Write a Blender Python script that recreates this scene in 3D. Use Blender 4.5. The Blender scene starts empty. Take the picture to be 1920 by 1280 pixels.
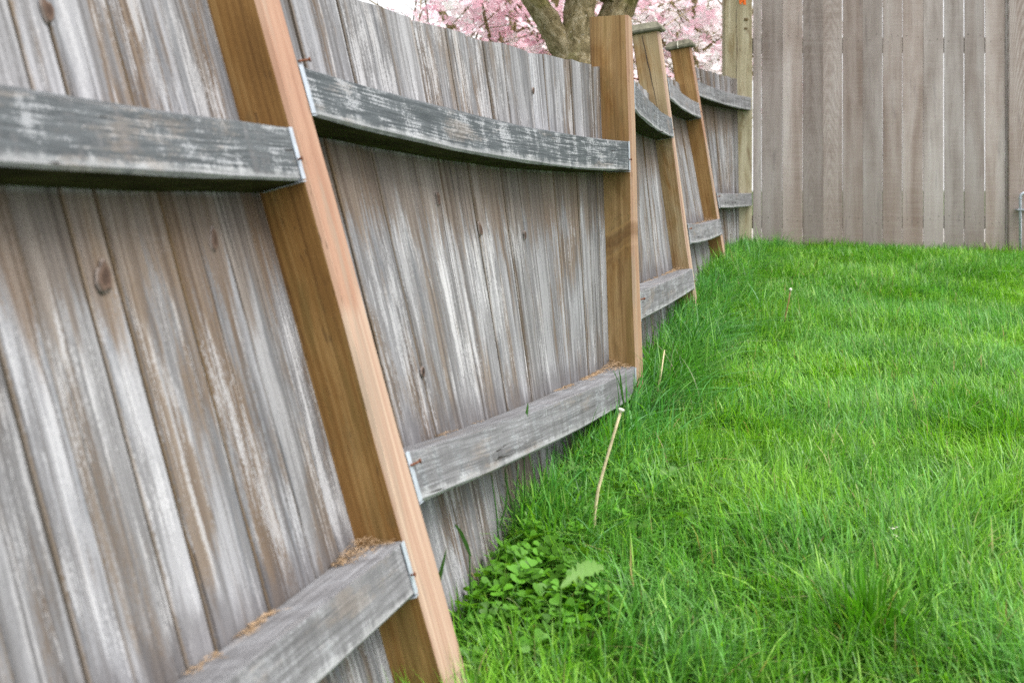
import bpy, bmesh, math, random
import numpy as np
from mathutils import Vector, Matrix, Euler

random.seed(7); RNG = np.random.default_rng(11)
S = bpy.context.scene
COL = S.collection
R = math.radians

# ------------------------------------------------------------------ camera
CZ = 0.90                     # camera height above the lawn under it
F = 2500.0                    # focal length in pixels of the 1920 px wide photograph
HY = 345.0                    # eye level, pixel row
cam_d = bpy.data.cameras.new('camera'); cam = bpy.data.objects.new('camera', cam_d); COL.objects.link(cam)
cam.location = (0, 0, CZ); cam.rotation_euler = (R(90), 0, 0)
cam_d.sensor_width = 36.0; cam_d.lens = F / 1920 * 36
cam_d.shift_y = -(640 - HY) / 1920
cam_d.clip_start = 0.05; cam_d.clip_end = 2000
cam_d.dof.use_dof = True; cam_d.dof.focus_distance = 4.1; cam_d.dof.aperture_fstop = 5.8
S.camera = cam

# ------------------------------------------------------------------ sky, sun, exposure
SUN_EL, SUN_AZ = 62.0, 70.0   # azimuth measured from -Y (behind the camera) towards +X (the yard side)
sd = Vector((math.sin(R(SUN_AZ)) * math.cos(R(SUN_EL)), -math.cos(R(SUN_AZ)) * math.cos(R(SUN_EL)), math.sin(R(SUN_EL))))
W = bpy.data.worlds.new('World'); S.world = W; W.use_nodes = True
wn = W.node_tree.nodes; wl = W.node_tree.links
bg = wn['Background']
sky = wn.new('ShaderNodeTexSky'); sky.sky_type = 'NISHITA'; sky.sun_disc = False
sky.sun_elevation = R(SUN_EL); sky.sun_rotation = math.atan2(sd.x, sd.y)
sky.air_density = 0.6; sky.dust_density = 8.0; sky.ozone_density = 0.0
veil = wn.new('ShaderNodeMix'); veil.data_type = 'RGBA'; veil.inputs[0].default_value = 0.6     # even white overcast over the sky
wl.new(sky.outputs[0], veil.inputs[6]); veil.inputs[7].default_value = (8.0, 8.05, 8.2, 1)
wl.new(veil.outputs[2], bg.inputs[0]); bg.inputs[1].default_value = 0.14
sun_d = bpy.data.lights.new('sun', 'SUN'); sun_d.energy = 1.5; sun_d.angle = R(28); sun_d.color = (1.0, 0.975, 0.94)
sun = bpy.data.objects.new('sun', sun_d); COL.objects.link(sun)
sun.rotation_euler = (-sd).to_track_quat('-Z', 'Y').to_euler()
S.view_settings.view_transform = 'Standard'; S.view_settings.look = 'None'
S.view_settings.gamma = 1.0; S.view_settings.use_curve_mapping = False
S.view_settings.exposure = 1.1
S.render.engine = 'CYCLES'
try:
    S.cycles.use_denoising = False; S.cycles.denoising_input_passes = 'RGB_ALBEDO_NORMAL'; S.cycles.denoising_prefilter = 'ACCURATE'
except Exception:
    pass
S.cycles.max_bounces = 8; S.cycles.transparent_max_bounces = 8

# ------------------------------------------------------------------ helpers
def P(px, py, Y):
    """point at depth Y seen at this place of the photograph"""
    return Vector(((px - 960) / F * Y, Y, CZ + (HY - py) / F * Y))

GY = np.array([-60, -3, 0, 1.0, 2.1, 2.4, 3.0, 3.9, 5.7, 7.5, 9.3, 12, 60, 400])
GZ = np.array([-1.6, -1.02, -.96, -.92, -.87, -.82, -.74, -.70, -.61, -.50, -.45, -.47, -.9, -2.]) + CZ
_vn = {}
def vnoise(x, y, scale, seed):
    x = np.asarray(x, float) * scale; y = np.asarray(y, float) * scale
    g = _vn.setdefault(seed, np.random.default_rng(seed).random((64, 64)))
    xi = np.floor(x).astype(int); yi = np.floor(y).astype(int); fx = x - xi; fy = y - yi
    fx = fx * fx * (3 - 2 * fx); fy = fy * fy * (3 - 2 * fy)
    a = g[xi % 64, yi % 64]; b = g[(xi + 1) % 64, yi % 64]; c = g[xi % 64, (yi + 1) % 64]; d = g[(xi + 1) % 64, (yi + 1) % 64]
    return (a * (1 - fx) + b * fx) * (1 - fy) + (c * (1 - fx) + d * fx) * fy
def gz(x, y):
    x = np.asarray(x, float); y = np.asarray(y, float)
    return np.interp(y, GY, GZ) + (vnoise(x, y, 1.7, 3) - .5) * .03 - np.clip(x - 1.2, 0, 3) * .02

def mesh_obj(name, verts, faces, mats, parent=None, wc=None, fmat=None, extra=None, smooth=False, base=None):
    off = Vector((0, 0, 0))
    if parent is not None: off = parent.matrix_world.translation if base is None else base
    me = bpy.data.meshes.new(name)
    me.from_pydata([tuple(Vector(v) - off) for v in verts], [], faces)
    if not isinstance(mats, (list, tuple)): mats = [mats]
    for m in mats: me.materials.append(m)
    if fmat is not None: me.polygons.foreach_set('material_index', fmat)
    if wc is not None:
        a = me.attributes.new('wc', 'FLOAT_VECTOR', 'POINT'); a.data.foreach_set('vector', np.array(wc, 'f').ravel())
    for k, v in (extra or {}).items():
        a = me.attributes.new(k, 'FLOAT', 'POINT'); a.data.foreach_set('value', np.array(v, 'f'))
    if smooth: me.polygons.foreach_set('use_smooth', [True] * len(me.polygons))
    me.update()
    o = bpy.data.objects.new(name, me); COL.objects.link(o)
    if parent is not None: o.parent = parent
    return o

def tag(o, label=None, cat=None, group=None, kind=None):
    if label: o['label'] = label
    if cat: o['category'] = cat
    if group: o['group'] = group
    if kind: o['kind'] = kind
    return o
def thing(name, loc, label, cat, group=None):
    o = bpy.data.objects.new(name, None); COL.objects.link(o); o.location = loc
    o.matrix_world = Matrix.Translation(loc); o.empty_display_size = .1
    return tag(o, label, cat, group)

class G:
    """collects polygons for one mesh"""
    def __init__(s): s.v = []; s.f = []; s.m = []; s.w = []
    def add(s, vs, fs, m=0, w=None):
        b = len(s.v); s.v += [tuple(v) for v in vs]; s.f += [tuple(i + b for i in f) for f in fs]
        s.m += ([m] * len(fs) if isinstance(m, int) else list(m)); s.w += (list(w) if w is not None else [tuple(v) for v in vs])
    def tube(s, pts, rad, n=8, m=0, cap=True):
        pts = [Vector(p) for p in pts]; rad = rad if isinstance(rad, (list, tuple)) else [rad] * len(pts)
        vs = []; ws = []; fs = []; up = None; L = 0
        for i, p in enumerate(pts):
            t = (pts[min(i + 1, len(pts) - 1)] - pts[max(i - 1, 0)]).normalized()
            if up is None:
                up = t.orthogonal().normalized()
            up = (up - t * up.dot(t)).normalized(); sd2 = t.cross(up)
            if i: L += (p - pts[i - 1]).length
            for k in range(n):
                a = 2 * math.pi * k / n
                vs.append(p + (up * math.cos(a) + sd2 * math.sin(a)) * rad[i]); ws.append((math.cos(a) * rad[i], L, math.sin(a) * rad[i]))
        for i in range(len(pts) - 1):
            for k in range(n):
                fs.append((i * n + k, i * n + (k + 1) % n, (i + 1) * n + (k + 1) % n, (i + 1) * n + k))
        if cap:
            fs.append(tuple(range(n - 1, -1, -1))); fs.append(tuple((len(pts) - 1) * n + k for k in range(n)))
        s.add(vs, fs, m, ws)
    def box(s, o, a, b, c, m=0, w0=(0, 0, 0)):
        """box from corner o along the edge vectors a, b, c"""
        o = Vector(o); a = Vector(a); b = Vector(b); c = Vector(c)
        vs = [o, o + a, o + a + b, o + b, o + c, o + a + c, o + a + b + c, o + b + c]
        fs = [(0, 3, 2, 1), (4, 5, 6, 7), (0, 1, 5, 4), (1, 2, 6, 5), (2, 3, 7, 6), (3, 0, 4, 7)]
        if a.cross(b).dot(c) < 0: fs = [f[::-1] for f in fs]
        la, lb, lc = a.length, b.length, c.length
        ws = [(0, 0, 0), (la, 0, 0), (la, lb, 0), (0, lb, 0), (0, 0, lc), (la, 0, lc), (la, lb, lc), (0, lb, lc)]
        s.add(vs, fs, m, [tuple(Vector(q) + Vector(w0)) for q in ws])
    def build(s, name, mats, parent=None, smooth=False):
        return mesh_obj(name, s.v, s.f, mats, parent, wc=s.w, fmat=s.m, smooth=smooth)

# ------------------------------------------------------------------ materials
class NT:
    def __init__(s, name):
        s.mat = bpy.data.materials.new(name); s.mat.use_nodes = True
        s.t = s.mat.node_tree; s.n = s.t.nodes; s.l = s.t.links
        s.bsdf = s.n['Principled BSDF']; s.out = s.n['Material Output']
    def node(s, typ, ins=None, **kw):
        nd = s.n.new(typ)
        for k, v in kw.items(): setattr(nd, k, v)
        for k, v in (ins or {}).items(): s.put(nd.inputs[k], v)
        return nd
    def put(s, sock, v):
        if isinstance(v, bpy.types.NodeSocket): s.l.new(v, sock)
        else:
            if sock.type == 'RGBA' and len(v) == 3: v = (*v, 1)
            sock.default_value = v
    def math(s, op, a, b=0.0, c=None, clamp=False):
        nd = s.n.new('ShaderNodeMath'); nd.operation = op; nd.use_clamp = clamp
        s.put(nd.inputs[0], a); s.put(nd.inputs[1], b)
        if c is not None: s.put(nd.inputs[2], c)
        return nd.outputs[0]
    def vmul(s, a, b):
        nd = s.n.new('ShaderNodeVectorMath'); nd.operation = 'MULTIPLY'; s.put(nd.inputs[0], a); s.put(nd.inputs[1], b); return nd.outputs[0]
    def vadd(s, a, b):
        nd = s.n.new('ShaderNodeVectorMath'); nd.operation = 'ADD'; s.put(nd.inputs[0], a); s.put(nd.inputs[1], b); return nd.outputs[0]
    def noise(s, vec, scale=1.0, detail=4.0, rough=.55, dist=0.0):
        nd = s.n.new('ShaderNodeTexNoise'); s.put(nd.inputs['Vector'], vec)
        nd.inputs['Scale'].default_value = scale; nd.inputs['Detail'].default_value = detail
        nd.inputs['Roughness'].default_value = rough; nd.inputs['Distortion'].default_value = dist
        return nd.outputs['Fac']
    def mix(s, fac, a, b, mode='MIX'):
        nd = s.n.new('ShaderNodeMix'); nd.data_type = 'RGBA'; nd.blend_type = mode
        s.put(nd.inputs[0], fac); s.put(nd.inputs[6], a); s.put(nd.inputs[7], b); return nd.outputs[2]
    def step(s, v, lo, hi):
        nd = s.n.new('ShaderNodeMapRange'); nd.interpolation_type = 'SMOOTHSTEP'
        s.put(nd.inputs[0], v); nd.inputs[1].default_value = lo; nd.inputs[2].default_value = hi; return nd.outputs[0]
    def ramp(s, v, stops):
        nd = s.n.new('ShaderNodeValToRGB'); s.put(nd.inputs[0], v); e = nd.color_ramp.elements
        while len(e) < len(stops): e.new(.5)
        for el, (p, c) in zip(e, stops): el.position = p; el.color = (*c, 1)
        return nd.outputs[0]
    def attr(s, name, typ='GEOMETRY', out='Vector'):
        nd = s.n.new('ShaderNodeAttribute'); nd.attribute_name = name; nd.attribute_type = typ; return nd.outputs[out]
    def rand(s): return s.n.new('ShaderNodeObjectInfo').outputs['Random']
    def sep(s, v):
        nd = s.n.new('ShaderNodeSeparateXYZ'); s.put(nd.inputs[0], v); return nd.outputs
    def bump(s, h, strength, dist=.002):
        nd = s.n.new('ShaderNodeBump'); nd.inputs['Strength'].default_value = strength; nd.inputs['Distance'].default_value = dist
        s.put(nd.inputs['Height'], h); s.l.new(nd.outputs[0], s.bsdf.inputs['Normal'])
    def finish(s, col, rough=.8, spec=.25):
        s.put(s.bsdf.inputs['Base Color'], col); s.put(s.bsdf.inputs['Roughness'], rough)
        s.bsdf.inputs['Specular IOR Level'].default_value = spec
        return s.mat

def shifted(n, wc):
    r = n.rand()
    c = n.node('ShaderNodeCombineXYZ', {0: n.math('MULTIPLY', r, 37.3), 1: n.math('MULTIPLY', r, 91.7), 2: n.math('MULTIPLY', r, 13.1)})
    return n.vadd(wc, c.outputs[0]), r

def board_wood(name):
    """boards: silver grey where the rain reaches, brown under the rail; crisp fibres, ragged patches, cracks"""
    n = NT(name); wc = n.attr('wc'); sh, r = shifted(n, wc)
    hu = n.attr('hu', out='Fac'); xyz = n.sep(wc)
    warp = n.math('MULTIPLY', n.math('SUBTRACT', n.noise(n.vmul(sh, (7, 2.4, 1)), 1, 2, .5), .5), .022)
    wx = n.node('ShaderNodeCombineXYZ', {0: warp}).outputs[0]; gx = n.vadd(sh, wx)
    line = n.noise(n.vmul(gx, (330, 1.1, 60)), 1, 2, .5)
    band = n.noise(n.vmul(gx, (95, .7, 60)), 1, 3, .55)
    spk = n.noise(n.vmul(sh, (430, 170, 200)), 1, 3, .65)
    def patch(sx, sy, off): return n.noise(n.vadd(n.vmul(gx, (sx, sy, 20)), (off, off, 0)), 1, 6, .68, .25)
    def rag(v, a, b, lo, hi):      # a mask whose edge is frayed along the fibres
        v = n.math('ADD', v, n.math('ADD', n.math('MULTIPLY', n.math('SUBTRACT', line, .5), a), n.math('MULTIPLY', n.math('SUBTRACT', spk, .5), b)))
        return n.step(v, lo, hi)
    big = n.noise(n.vadd(n.vmul(gx, (6, 1.7, 6)), (11, 5, 0)), 1, 3, .55, .4); big2 = n.noise(n.vadd(n.vmul(gx, (9, 2.6, 6)), (41, 25, 0)), 1, 4, .6, .4)
    warm = n.attr('warm', 'OBJECT', 'Fac')
    grey = n.ramp(n.math('ADD', n.math('MULTIPLY', band, .6), n.math('MULTIPLY', line, .4)), [(.33, (.10, .10, .104)), (.46, (.18, .182, .19)), (.57, (.25, .256, .272)), (.7, (.335, .345, .368))])
    brn = n.ramp(n.math('ADD', n.math('MULTIPLY', band, .6), n.math('MULTIPLY', line, .4)), [(.35, (.066, .046, .033)), (.5, (.142, .106, .076)), (.65, (.225, .182, .142))])
    c = n.mix(n.math('MULTIPLY', n.step(big2, .50, .64), .55), grey, n.mix(band, (.085, .086, .09), (.20, .203, .212)))
    c = n.mix(n.math('MULTIPLY', rag(n.math('ADD', n.math('ADD', patch(17, 1.9, 3), warm), n.math('MULTIPLY', n.math('SUBTRACT', big, .5), .9)), .4, .25, .50, .60), .85), c, brn)
    c = n.mix(n.math('MULTIPLY', rag(patch(48, 1.0, 130), .5, .3, .53, .62), .75), c, n.mix(band, (.05, .05, .052), (.16, .155, .155)))
    # lighter silver runs and chalky flakes
    c = n.mix(n.math('MULTIPLY', rag(n.math('SUBTRACT', patch(16, 1.0, 40), n.math('MULTIPLY', n.math('SUBTRACT', big, .5), .7)), .35, .25, .51, .61), .65), c, (.36, .37, .392))
    c = n.mix(n.math('MULTIPLY', rag(n.math('ADD', patch(42, 5, 17), n.math('MULTIPLY', n.math('SUBTRACT', big2, .5), .8)), .6, .4, .585, .65), .62), c, (.50, .51, .53))
    # blue grey mildew
    c = n.mix(n.math('MULTIPLY', rag(patch(24, 2.6, 71), .4, .3, .57, .68), .7), c, (.105, .115, .13))
    # sheltered and brown just below the upper rail, frayed
    m = n.math('ADD', n.math('MULTIPLY', hu, -4.6), n.math('ADD', 1.22, n.math('MULTIPLY', n.math('SUBTRACT', patch(26, 1.3, 90), .5), 2.3)))
    m = n.math('MULTIPLY', rag(m, 1.1, .6, .42, .62), n.step(hu, -.005, .01))
    c = n.mix(n.math('MULTIPLY', m, .8), c, n.mix(.3, brn, (.10, .075, .06)))
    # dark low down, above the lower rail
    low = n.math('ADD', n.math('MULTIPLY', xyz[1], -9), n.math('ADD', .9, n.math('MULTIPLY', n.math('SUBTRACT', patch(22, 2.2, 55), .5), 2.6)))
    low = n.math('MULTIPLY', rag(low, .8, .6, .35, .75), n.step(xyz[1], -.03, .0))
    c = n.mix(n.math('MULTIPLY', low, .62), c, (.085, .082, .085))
    # cracks and dark fibres
    crack = n.step(n.noise(n.vmul(gx, (150, 1.2, 60)), 1, 3, .55), .345, .315)
    c = n.mix(n.math('MULTIPLY', crack, .85), c, (.04, .034, .03))
    c = n.mix(n.math('MULTIPLY', n.step(line, .40, .30), .4), c, (.10, .088, .08))
    c = n.mix(n.math('MULTIPLY', n.step(spk, .40, .30), .5), c, (.10, .09, .083))
    c = n.mix(n.math('MULTIPLY', n.step(spk, .62, .72), .25), c, (.45, .45, .46))
    # board edges weathered brown
    edge = n.math('MULTIPLY', n.step(n.math('ADD', xyz[2], n.math('MULTIPLY', n.math('SUBTRACT', spk, .5), .004)), -.0008, -.0032), .5)
    c = n.mix(edge, c, (.19, .135, .075))
    hsv = n.node('ShaderNodeHueSaturation', {'Color': c, 'Value': n.math('ADD', .74, n.math('MULTIPLY', r, .24)),
                                             'Saturation': n.math('ADD', .75, n.math('MULTIPLY', n.math('FRACT', n.math('MULTIPLY', r, 7.7)), .55))})
    h = n.math('ADD', n.math('MULTIPLY', line, .6), n.math('ADD', n.math('MULTIPLY', spk, .25), n.math('ADD', n.math('MULTIPLY', band, .8), n.math('MULTIPLY', crack, -1.0))))
    n.bump(h, .65, .004)
    return n.finish(hsv.outputs[0], .85, .2)

def rail_wood(name):
    n = NT(name); wc = n.attr('wc'); sh, r = shifted(n, wc); dk = n.attr('algae', 'OBJECT', 'Fac')
    line = n.noise(n.vmul(sh, (260, 7.0, 260)), 1, 3, .55); band = n.noise(n.vmul(sh, (60, 2.2, 60)), 1, 4, .6, .3)
    spk = n.noise(n.vmul(sh, (330, 260, 330)), 1, 3, .65); drip = n.noise(n.vmul(sh, (4, 24, 4)), 1, 5, .65, .4)
    blot = n.noise(n.vmul(sh, (14, 9, 14)), 1, 5, .65, .4)
    def rag(v, a, b, lo, hi):
        return n.step(n.math('ADD', v, n.math('ADD', n.math('MULTIPLY', n.math('SUBTRACT', line, .5), a), n.math('MULTIPLY', n.math('SUBTRACT', spk, .5), b))), lo, hi)
    c = n.ramp(n.math('ADD', n.math('MULTIPLY', band, .5), n.math('ADD', n.math('MULTIPLY', line, .25), n.math('MULTIPLY', drip, .25))),
               [(.34, (.075, .076, .08)), (.48, (.135, .138, .146)), (.6, (.205, .21, .224)), (.72, (.29, .30, .32))])
    stain = rag(n.math('ADD', n.math('ADD', n.math('MULTIPLY', drip, .7), n.math('MULTIPLY', blot, .3)), n.math('MULTIPLY', n.math('SUBTRACT', dk, .5), .5)), .3, .15, .44, .58)
    c = n.mix(n.math('MULTIPLY', stain, n.math('ADD', .45, n.math('MULTIPLY', dk, .45))), c, n.ramp(line, [(.35, (.034, .044, .05)), (.65, (.088, .104, .114))]))
    chalk = rag(n.math('ADD', n.math('MULTIPLY', blot, .6), n.math('MULTIPLY', drip, .4)), .5, .5, .53, .62)
    c = n.mix(n.math('MULTIPLY', chalk, n.math('ADD', .2, n.math('MULTIPLY', dk, .42))), c, (.43, .45, .48))
    px_ = n.sep(wc)[0]; wear = n.math('SUBTRACT', 1.0, n.math('MULTIPLY', n.math('ABSOLUTE', n.math('SUBTRACT', px_, .080)), 40))
    c = n.mix(n.math('MULTIPLY', rag(n.math('ADD', wear, n.math('MULTIPLY', n.math('SUBTRACT', drip, .5), 1.6)), .5, .6, .4, .9), .42), c, (.44, .455, .47))
    c = n.mix(n.math('MULTIPLY', rag(n.noise(n.vmul(sh, (17, 4, 17)), 1, 4, .6), .3, .3, .58, .68), .4), c, (.20, .165, .135))
    cr = n.step(n.noise(n.vmul(sh, (40, 1.9, 40)), 1, 5, .6, 1.0), .345, .325)
    c = n.mix(n.math('MULTIPLY', cr, .9), c, (.025, .022, .02))
    c = n.mix(n.math('MULTIPLY', n.step(spk, .42, .32), .25), c, (.07, .07, .07))
    n.bump(n.math('ADD', n.math('MULTIPLY', line, .6), n.math('ADD', n.math('MULTIPLY', spk, .4), n.math('MULTIPLY', cr, -1.2))), .6, .004)
    return n.finish(c, .85, .2)

def mossy_shade_wood(name):  # rail undersides: olive algae, with the shade under the rail painted into the colour
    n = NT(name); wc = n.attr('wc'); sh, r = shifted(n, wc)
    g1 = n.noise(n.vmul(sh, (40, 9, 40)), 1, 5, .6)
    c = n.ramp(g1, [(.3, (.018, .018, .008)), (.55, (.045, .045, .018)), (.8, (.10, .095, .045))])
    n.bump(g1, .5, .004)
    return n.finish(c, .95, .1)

def post_wood(name, dark, mid, light, side=False):
    """treated post timber with growth-ring lines; object properties: pale (0..1), knot (height of a dark knot), pink (height where the stain ends)"""
    n = NT(name); wc = n.attr('wc'); sh, r = shifted(n, wc); xyz = n.sep(wc)
    warp = n.noise(n.vmul(sh, (9, 1.3, 9)), 1, 2, .5)
    band = n.noise(n.vmul(sh, (24, .7, 24)), 1, 4, .6, .5)
    wv = n.node('ShaderNodeTexWave', {'Vector': n.vadd(n.vmul(sh, (1, .03, 1)), n.vmul(warp, (.02, 0, .02)))}, wave_type='BANDS', bands_direction='X')
    wv.inputs['Scale'].default_value = 27; wv.inputs['Distortion'].default_value = 7; wv.inputs['Detail'].default_value = 3; wv.inputs['Detail Scale'].default_value = 1.6
    fine = n.noise(n.vmul(sh, (260, 9, 260)), 1, 4, .65)
    blot = n.noise(n.vmul(sh, (11, 4, 11)), 1, 4, .6, .5)
    f = n.math('ADD', n.math('MULTIPLY', band, .62), n.math('ADD', n.math('MULTIPLY', wv.outputs['Fac'], .07), n.math('ADD', .03, n.math('MULTIPLY', blot, .34))))
    c = n.ramp(f, [(.36, dark), (.53, mid), (.70, light)])
    c = n.mix(n.math('MULTIPLY', n.step(fine, .45, .33), .35), c, dark)
    pits = n.step(n.noise(n.vmul(sh, (160, 22, 160)), 1, 2, .5), .33, .28)
    c = n.mix(n.math('MULTIPLY', pits, .5), c, (.07, .04, .02))
    pale = n.attr('pale', 'OBJECT', 'Fac')
    c = n.mix(n.math('MULTIPLY', n.math('MULTIPLY', pale, .85), n.step(blot, .25, .6)), c, n.ramp(band, [(.3, (.24, .175, .085)), (.7, (.43, .355, .225))]))
    if side:
        pk = n.math('ADD', n.attr('pink', 'OBJECT', 'Fac'), n.math('MULTIPLY', n.math('SUBTRACT', blot, .5), .16))
        raw = n.step(n.math('SUBTRACT', pk, xyz[1]), -.02, .02)
        wood2 = n.ramp(n.math('ADD', n.math('MULTIPLY', band, .6), n.math('MULTIPLY', n.noise(n.vmul(sh, (70, .8, 70)), 1, 4, .6), .5)),
                       [(.38, (.235, .135, .095)), (.5, (.325, .215, .158)), (.64, (.41, .31, .235))])
        c = n.mix(raw, c, wood2)
    dirt = n.noise(n.vmul(sh, (18, 5, 18)), 1, 6, .7, .5)
    c = n.mix(n.math('MULTIPLY', n.step(dirt, .54, .68), .5), c, (.16, .11, .045) if not side else (.30, .19, .13))
    c = n.mix(n.math('MULTIPLY', n.step(n.noise(n.vmul(sh, (420, 120, 420)), 1, 3, .6), .60, .70), .3), c, light)
    wet = n.noise(n.vmul(sh, (16, 2.2, 16)), 1, 5, .65, .6)
    c = n.mix(n.math('MULTIPLY', n.step(wet, .53, .66), .6), c, (.175, .115, .036) if not side else (.27, .215, .165))
    c = n.mix(n.math('MULTIPLY', n.step(wet, .43, .34), .5), c, (.115, .05, .016) if not side else (.27, .135, .09))
    lines = n.noise(n.vmul(sh, (190, 1.0, 190)), 1, 3, .55)
    c = n.mix(n.math('MULTIPLY', n.step(lines, .44, .32), .55), c, dark)
    # dark curly knot
    ky = n.math('SUBTRACT', n.math('SUBTRACT', xyz[1], n.attr('knot', 'OBJECT', 'Fac')), n.math('MULTIPLY', xyz[0], .55))
    ky = n.math('ADD', ky, n.math('MULTIPLY', n.math('SUBTRACT', blot, .5), .05))
    ka = n.math('ABSOLUTE', ky)
    kr = n.math('SINE', n.math('MULTIPLY', ky, 260))
    c = n.mix(n.math('MULTIPLY', n.step(ka, .075, .03), n.math('MULTIPLY', n.step(kr, -.2, .8), .35)), c, light)
    c = n.mix(n.math('MULTIPLY', n.step(ka, .034, .008), .6), c, (.13, .065, .025))
    n.bump(n.math('ADD', n.math('MULTIPLY', fine, .5), n.math('ADD', n.math('MULTIPLY', band, .3), n.math('MULTIPLY', pits, -.6))), .35, .002)
    return n.finish(c, .7, .25)

def sawn_wood(name):
    """tall fence boards: rough sawn, taupe grey"""
    n = NT(name); wc = n.attr('wc'); sh, r = shifted(n, wc); xyz = n.sep(wc)
    broad = n.noise(n.vmul(sh, (9, .8, 9)), 1, 3, .55, .5)
    fine = n.noise(n.vmul(sh, (190, 4, 100)), 1, 4, .6)
    saw = n.noise(n.vmul(sh, (3, 260, 3)), 1, 3, .6)
    blot = n.noise(n.vmul(sh, (7, 3, 7)), 1, 4, .6, .6)
    c = n.ramp(n.math('ADD', n.math('MULTIPLY', broad, .7), n.math('MULTIPLY', blot, .3)),
               [(.32, (.195, .148, .125)), (.5, (.325, .278, .256)), (.68, (.44, .41, .395))])
    # cathedral rings on some boards
    ring = n.node('ShaderNodeTexWave', {'Vector': n.vadd(n.vmul(wc, (1, .085, 1)), n.vmul(n.noise(n.vmul(sh, (14, 2.4, 14)), 1, 2, .5), (.03, .03, 0)))},
                  wave_type='RINGS', rings_direction='Z')
    ring.inputs['Scale'].default_value = 42; ring.inputs['Distortion'].default_value = 1.2; ring.inputs['Detail'].default_value = 2
    cath = n.attr('cathedral', 'OBJECT', 'Fac')
    c = n.mix(n.math('MULTIPLY', n.math('MULTIPLY', cath, .55), ring.outputs['Fac']), c, (.13, .085, .062))
    # browner towards the foot, ragged
    foot = n.step(n.math('ADD', n.math('MULTIPLY', xyz[1], -1.6), n.math('ADD', 1.05, n.math('MULTIPLY', n.math('SUBTRACT', blot, .5), 1.6))), .1, 1.1)
    c = n.mix(n.math('MULTIPLY', foot, .55), c, (.22, .168, .138))
    c = n.mix(n.math('MULTIPLY', n.step(saw, .42, .62), .16), c, (.5, .47, .45))
    c = n.mix(n.math('MULTIPLY', n.step(fine, .44, .3), .4), c, (.12, .09, .075))
    st = n.math('MULTIPLY', n.step(n.noise(n.vmul(sh, (28, 2.2, 28)), 1, 4, .6, .8), .60, .74), .55)
    c = n.mix(st, c, (.12, .11, .12))
    hsv = n.node('ShaderNodeHueSaturation', {'Color': c, 'Value': n.math('ADD', .80, n.math('MULTIPLY', r, .36)),
                                             'Saturation': n.math('ADD', .65, n.math('MULTIPLY', n.math('FRACT', n.math('MULTIPLY', r, 5.3)), .55))})
    n.bump(n.math('ADD', fine, n.math('MULTIPLY', saw, .6)), .3, .0015)
    return n.finish(hsv.outputs[0], .85, .2)

def simple(name, col, rough=.7, metal=0.0, scale=60, amt=.35, spec=.3, bump=.15):
    n = NT(name); tc = n.n.new('ShaderNodeTexCoord').outputs['Object']
    a = n.noise(tc, scale, 4, .6)
    dark = tuple(x * (1 - amt) for x in col); lite = tuple(min(1, x * (1 + amt * .7)) for x in col)
    c = n.ramp(a, [(.3, dark), (.7, lite)]); n.bsdf.inputs['Metallic'].default_value = metal
    n.bump(a, bump, .002)
    return n.finish(c, rough, spec)

def leafy(name, use_attr=True, col=(.06, .17, .02), trans=.45, rough=.42, spec=.4, var=.4, scale=40, tint=(1.25, 1.1, .6)):
    """thin leaf: diffuse and gloss on top, light also passing through"""
    n = NT(name)
    if use_attr: c = n.attr('col', out='Color')
    else:
        r = n.rand(); a = n.noise(n.n.new('ShaderNodeTexCoord').outputs['Object'], scale, 3, .6)
        c = n.ramp(n.math('ADD', n.math('MULTIPLY', a, .4), n.math('MULTIPLY', r, .6)), [(.15, tuple(x * (1 - var) for x in col)), (.85, tuple(min(1, x * (1 + var)) for x in col))])
    n.finish(c, rough, spec)
    tr = n.node('ShaderNodeBsdfTranslucent', {'Color': n.mix(1.0, c, tint, 'MULTIPLY')})
    mx = n.node('ShaderNodeMixShader', {0: trans, 1: n.bsdf.outputs[0], 2: tr.outputs[0]})
    n.l.new(mx.outputs[0], n.out.inputs[0])
    return n.mat

def soil_mat():
    n = NT('soil_and_thatch'); tc = n.n.new('ShaderNodeTexCoord').outputs['Object']
    a = n.noise(tc, 55, 6, .7); b = n.noise(tc, 1.3, 4, .6)
    c = n.ramp(a, [(.3, (.02, .03, .008)), (.55, (.04, .07, .015)), (.75, (.09, .11, .035))])
    c = n.mix(n.step(b, .45, .7), c, n.ramp(a, [(.3, (.03, .045, .01)), (.7, (.06, .12, .02))]))
    n.bump(a, .6, .02)
    return n.finish(c, .95, .1)

def bark_mat():
    n = NT('mossy_bark'); wc = n.attr('wc')
    a = n.noise(n.vmul(wc, (26, 13, 26)), 1, 6, .7, .3); b = n.noise(n.vmul(wc, (5, 3, 5)), 1, 4, .6); v = n.noise(n.vmul(wc, (60, 40, 60)), 1, 3, .6)
    c = n.ramp(a, [(.3, (.07, .058, .028)), (.5, (.26, .215, .115)), (.68, (.50, .44, .30))])
    c = n.mix(n.math('MULTIPLY', n.step(b, .48, .62), .8), c, n.ramp(a, [(.3, (.06, .06, .015)), (.7, (.27, .25, .08))]))
    c = n.mix(n.math('MULTIPLY', n.step(v, .64, .7), .7), c, (.55, .53, .46))
    n.bump(a, .9, .03)
    return n.finish(c, .95, .1)

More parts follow.
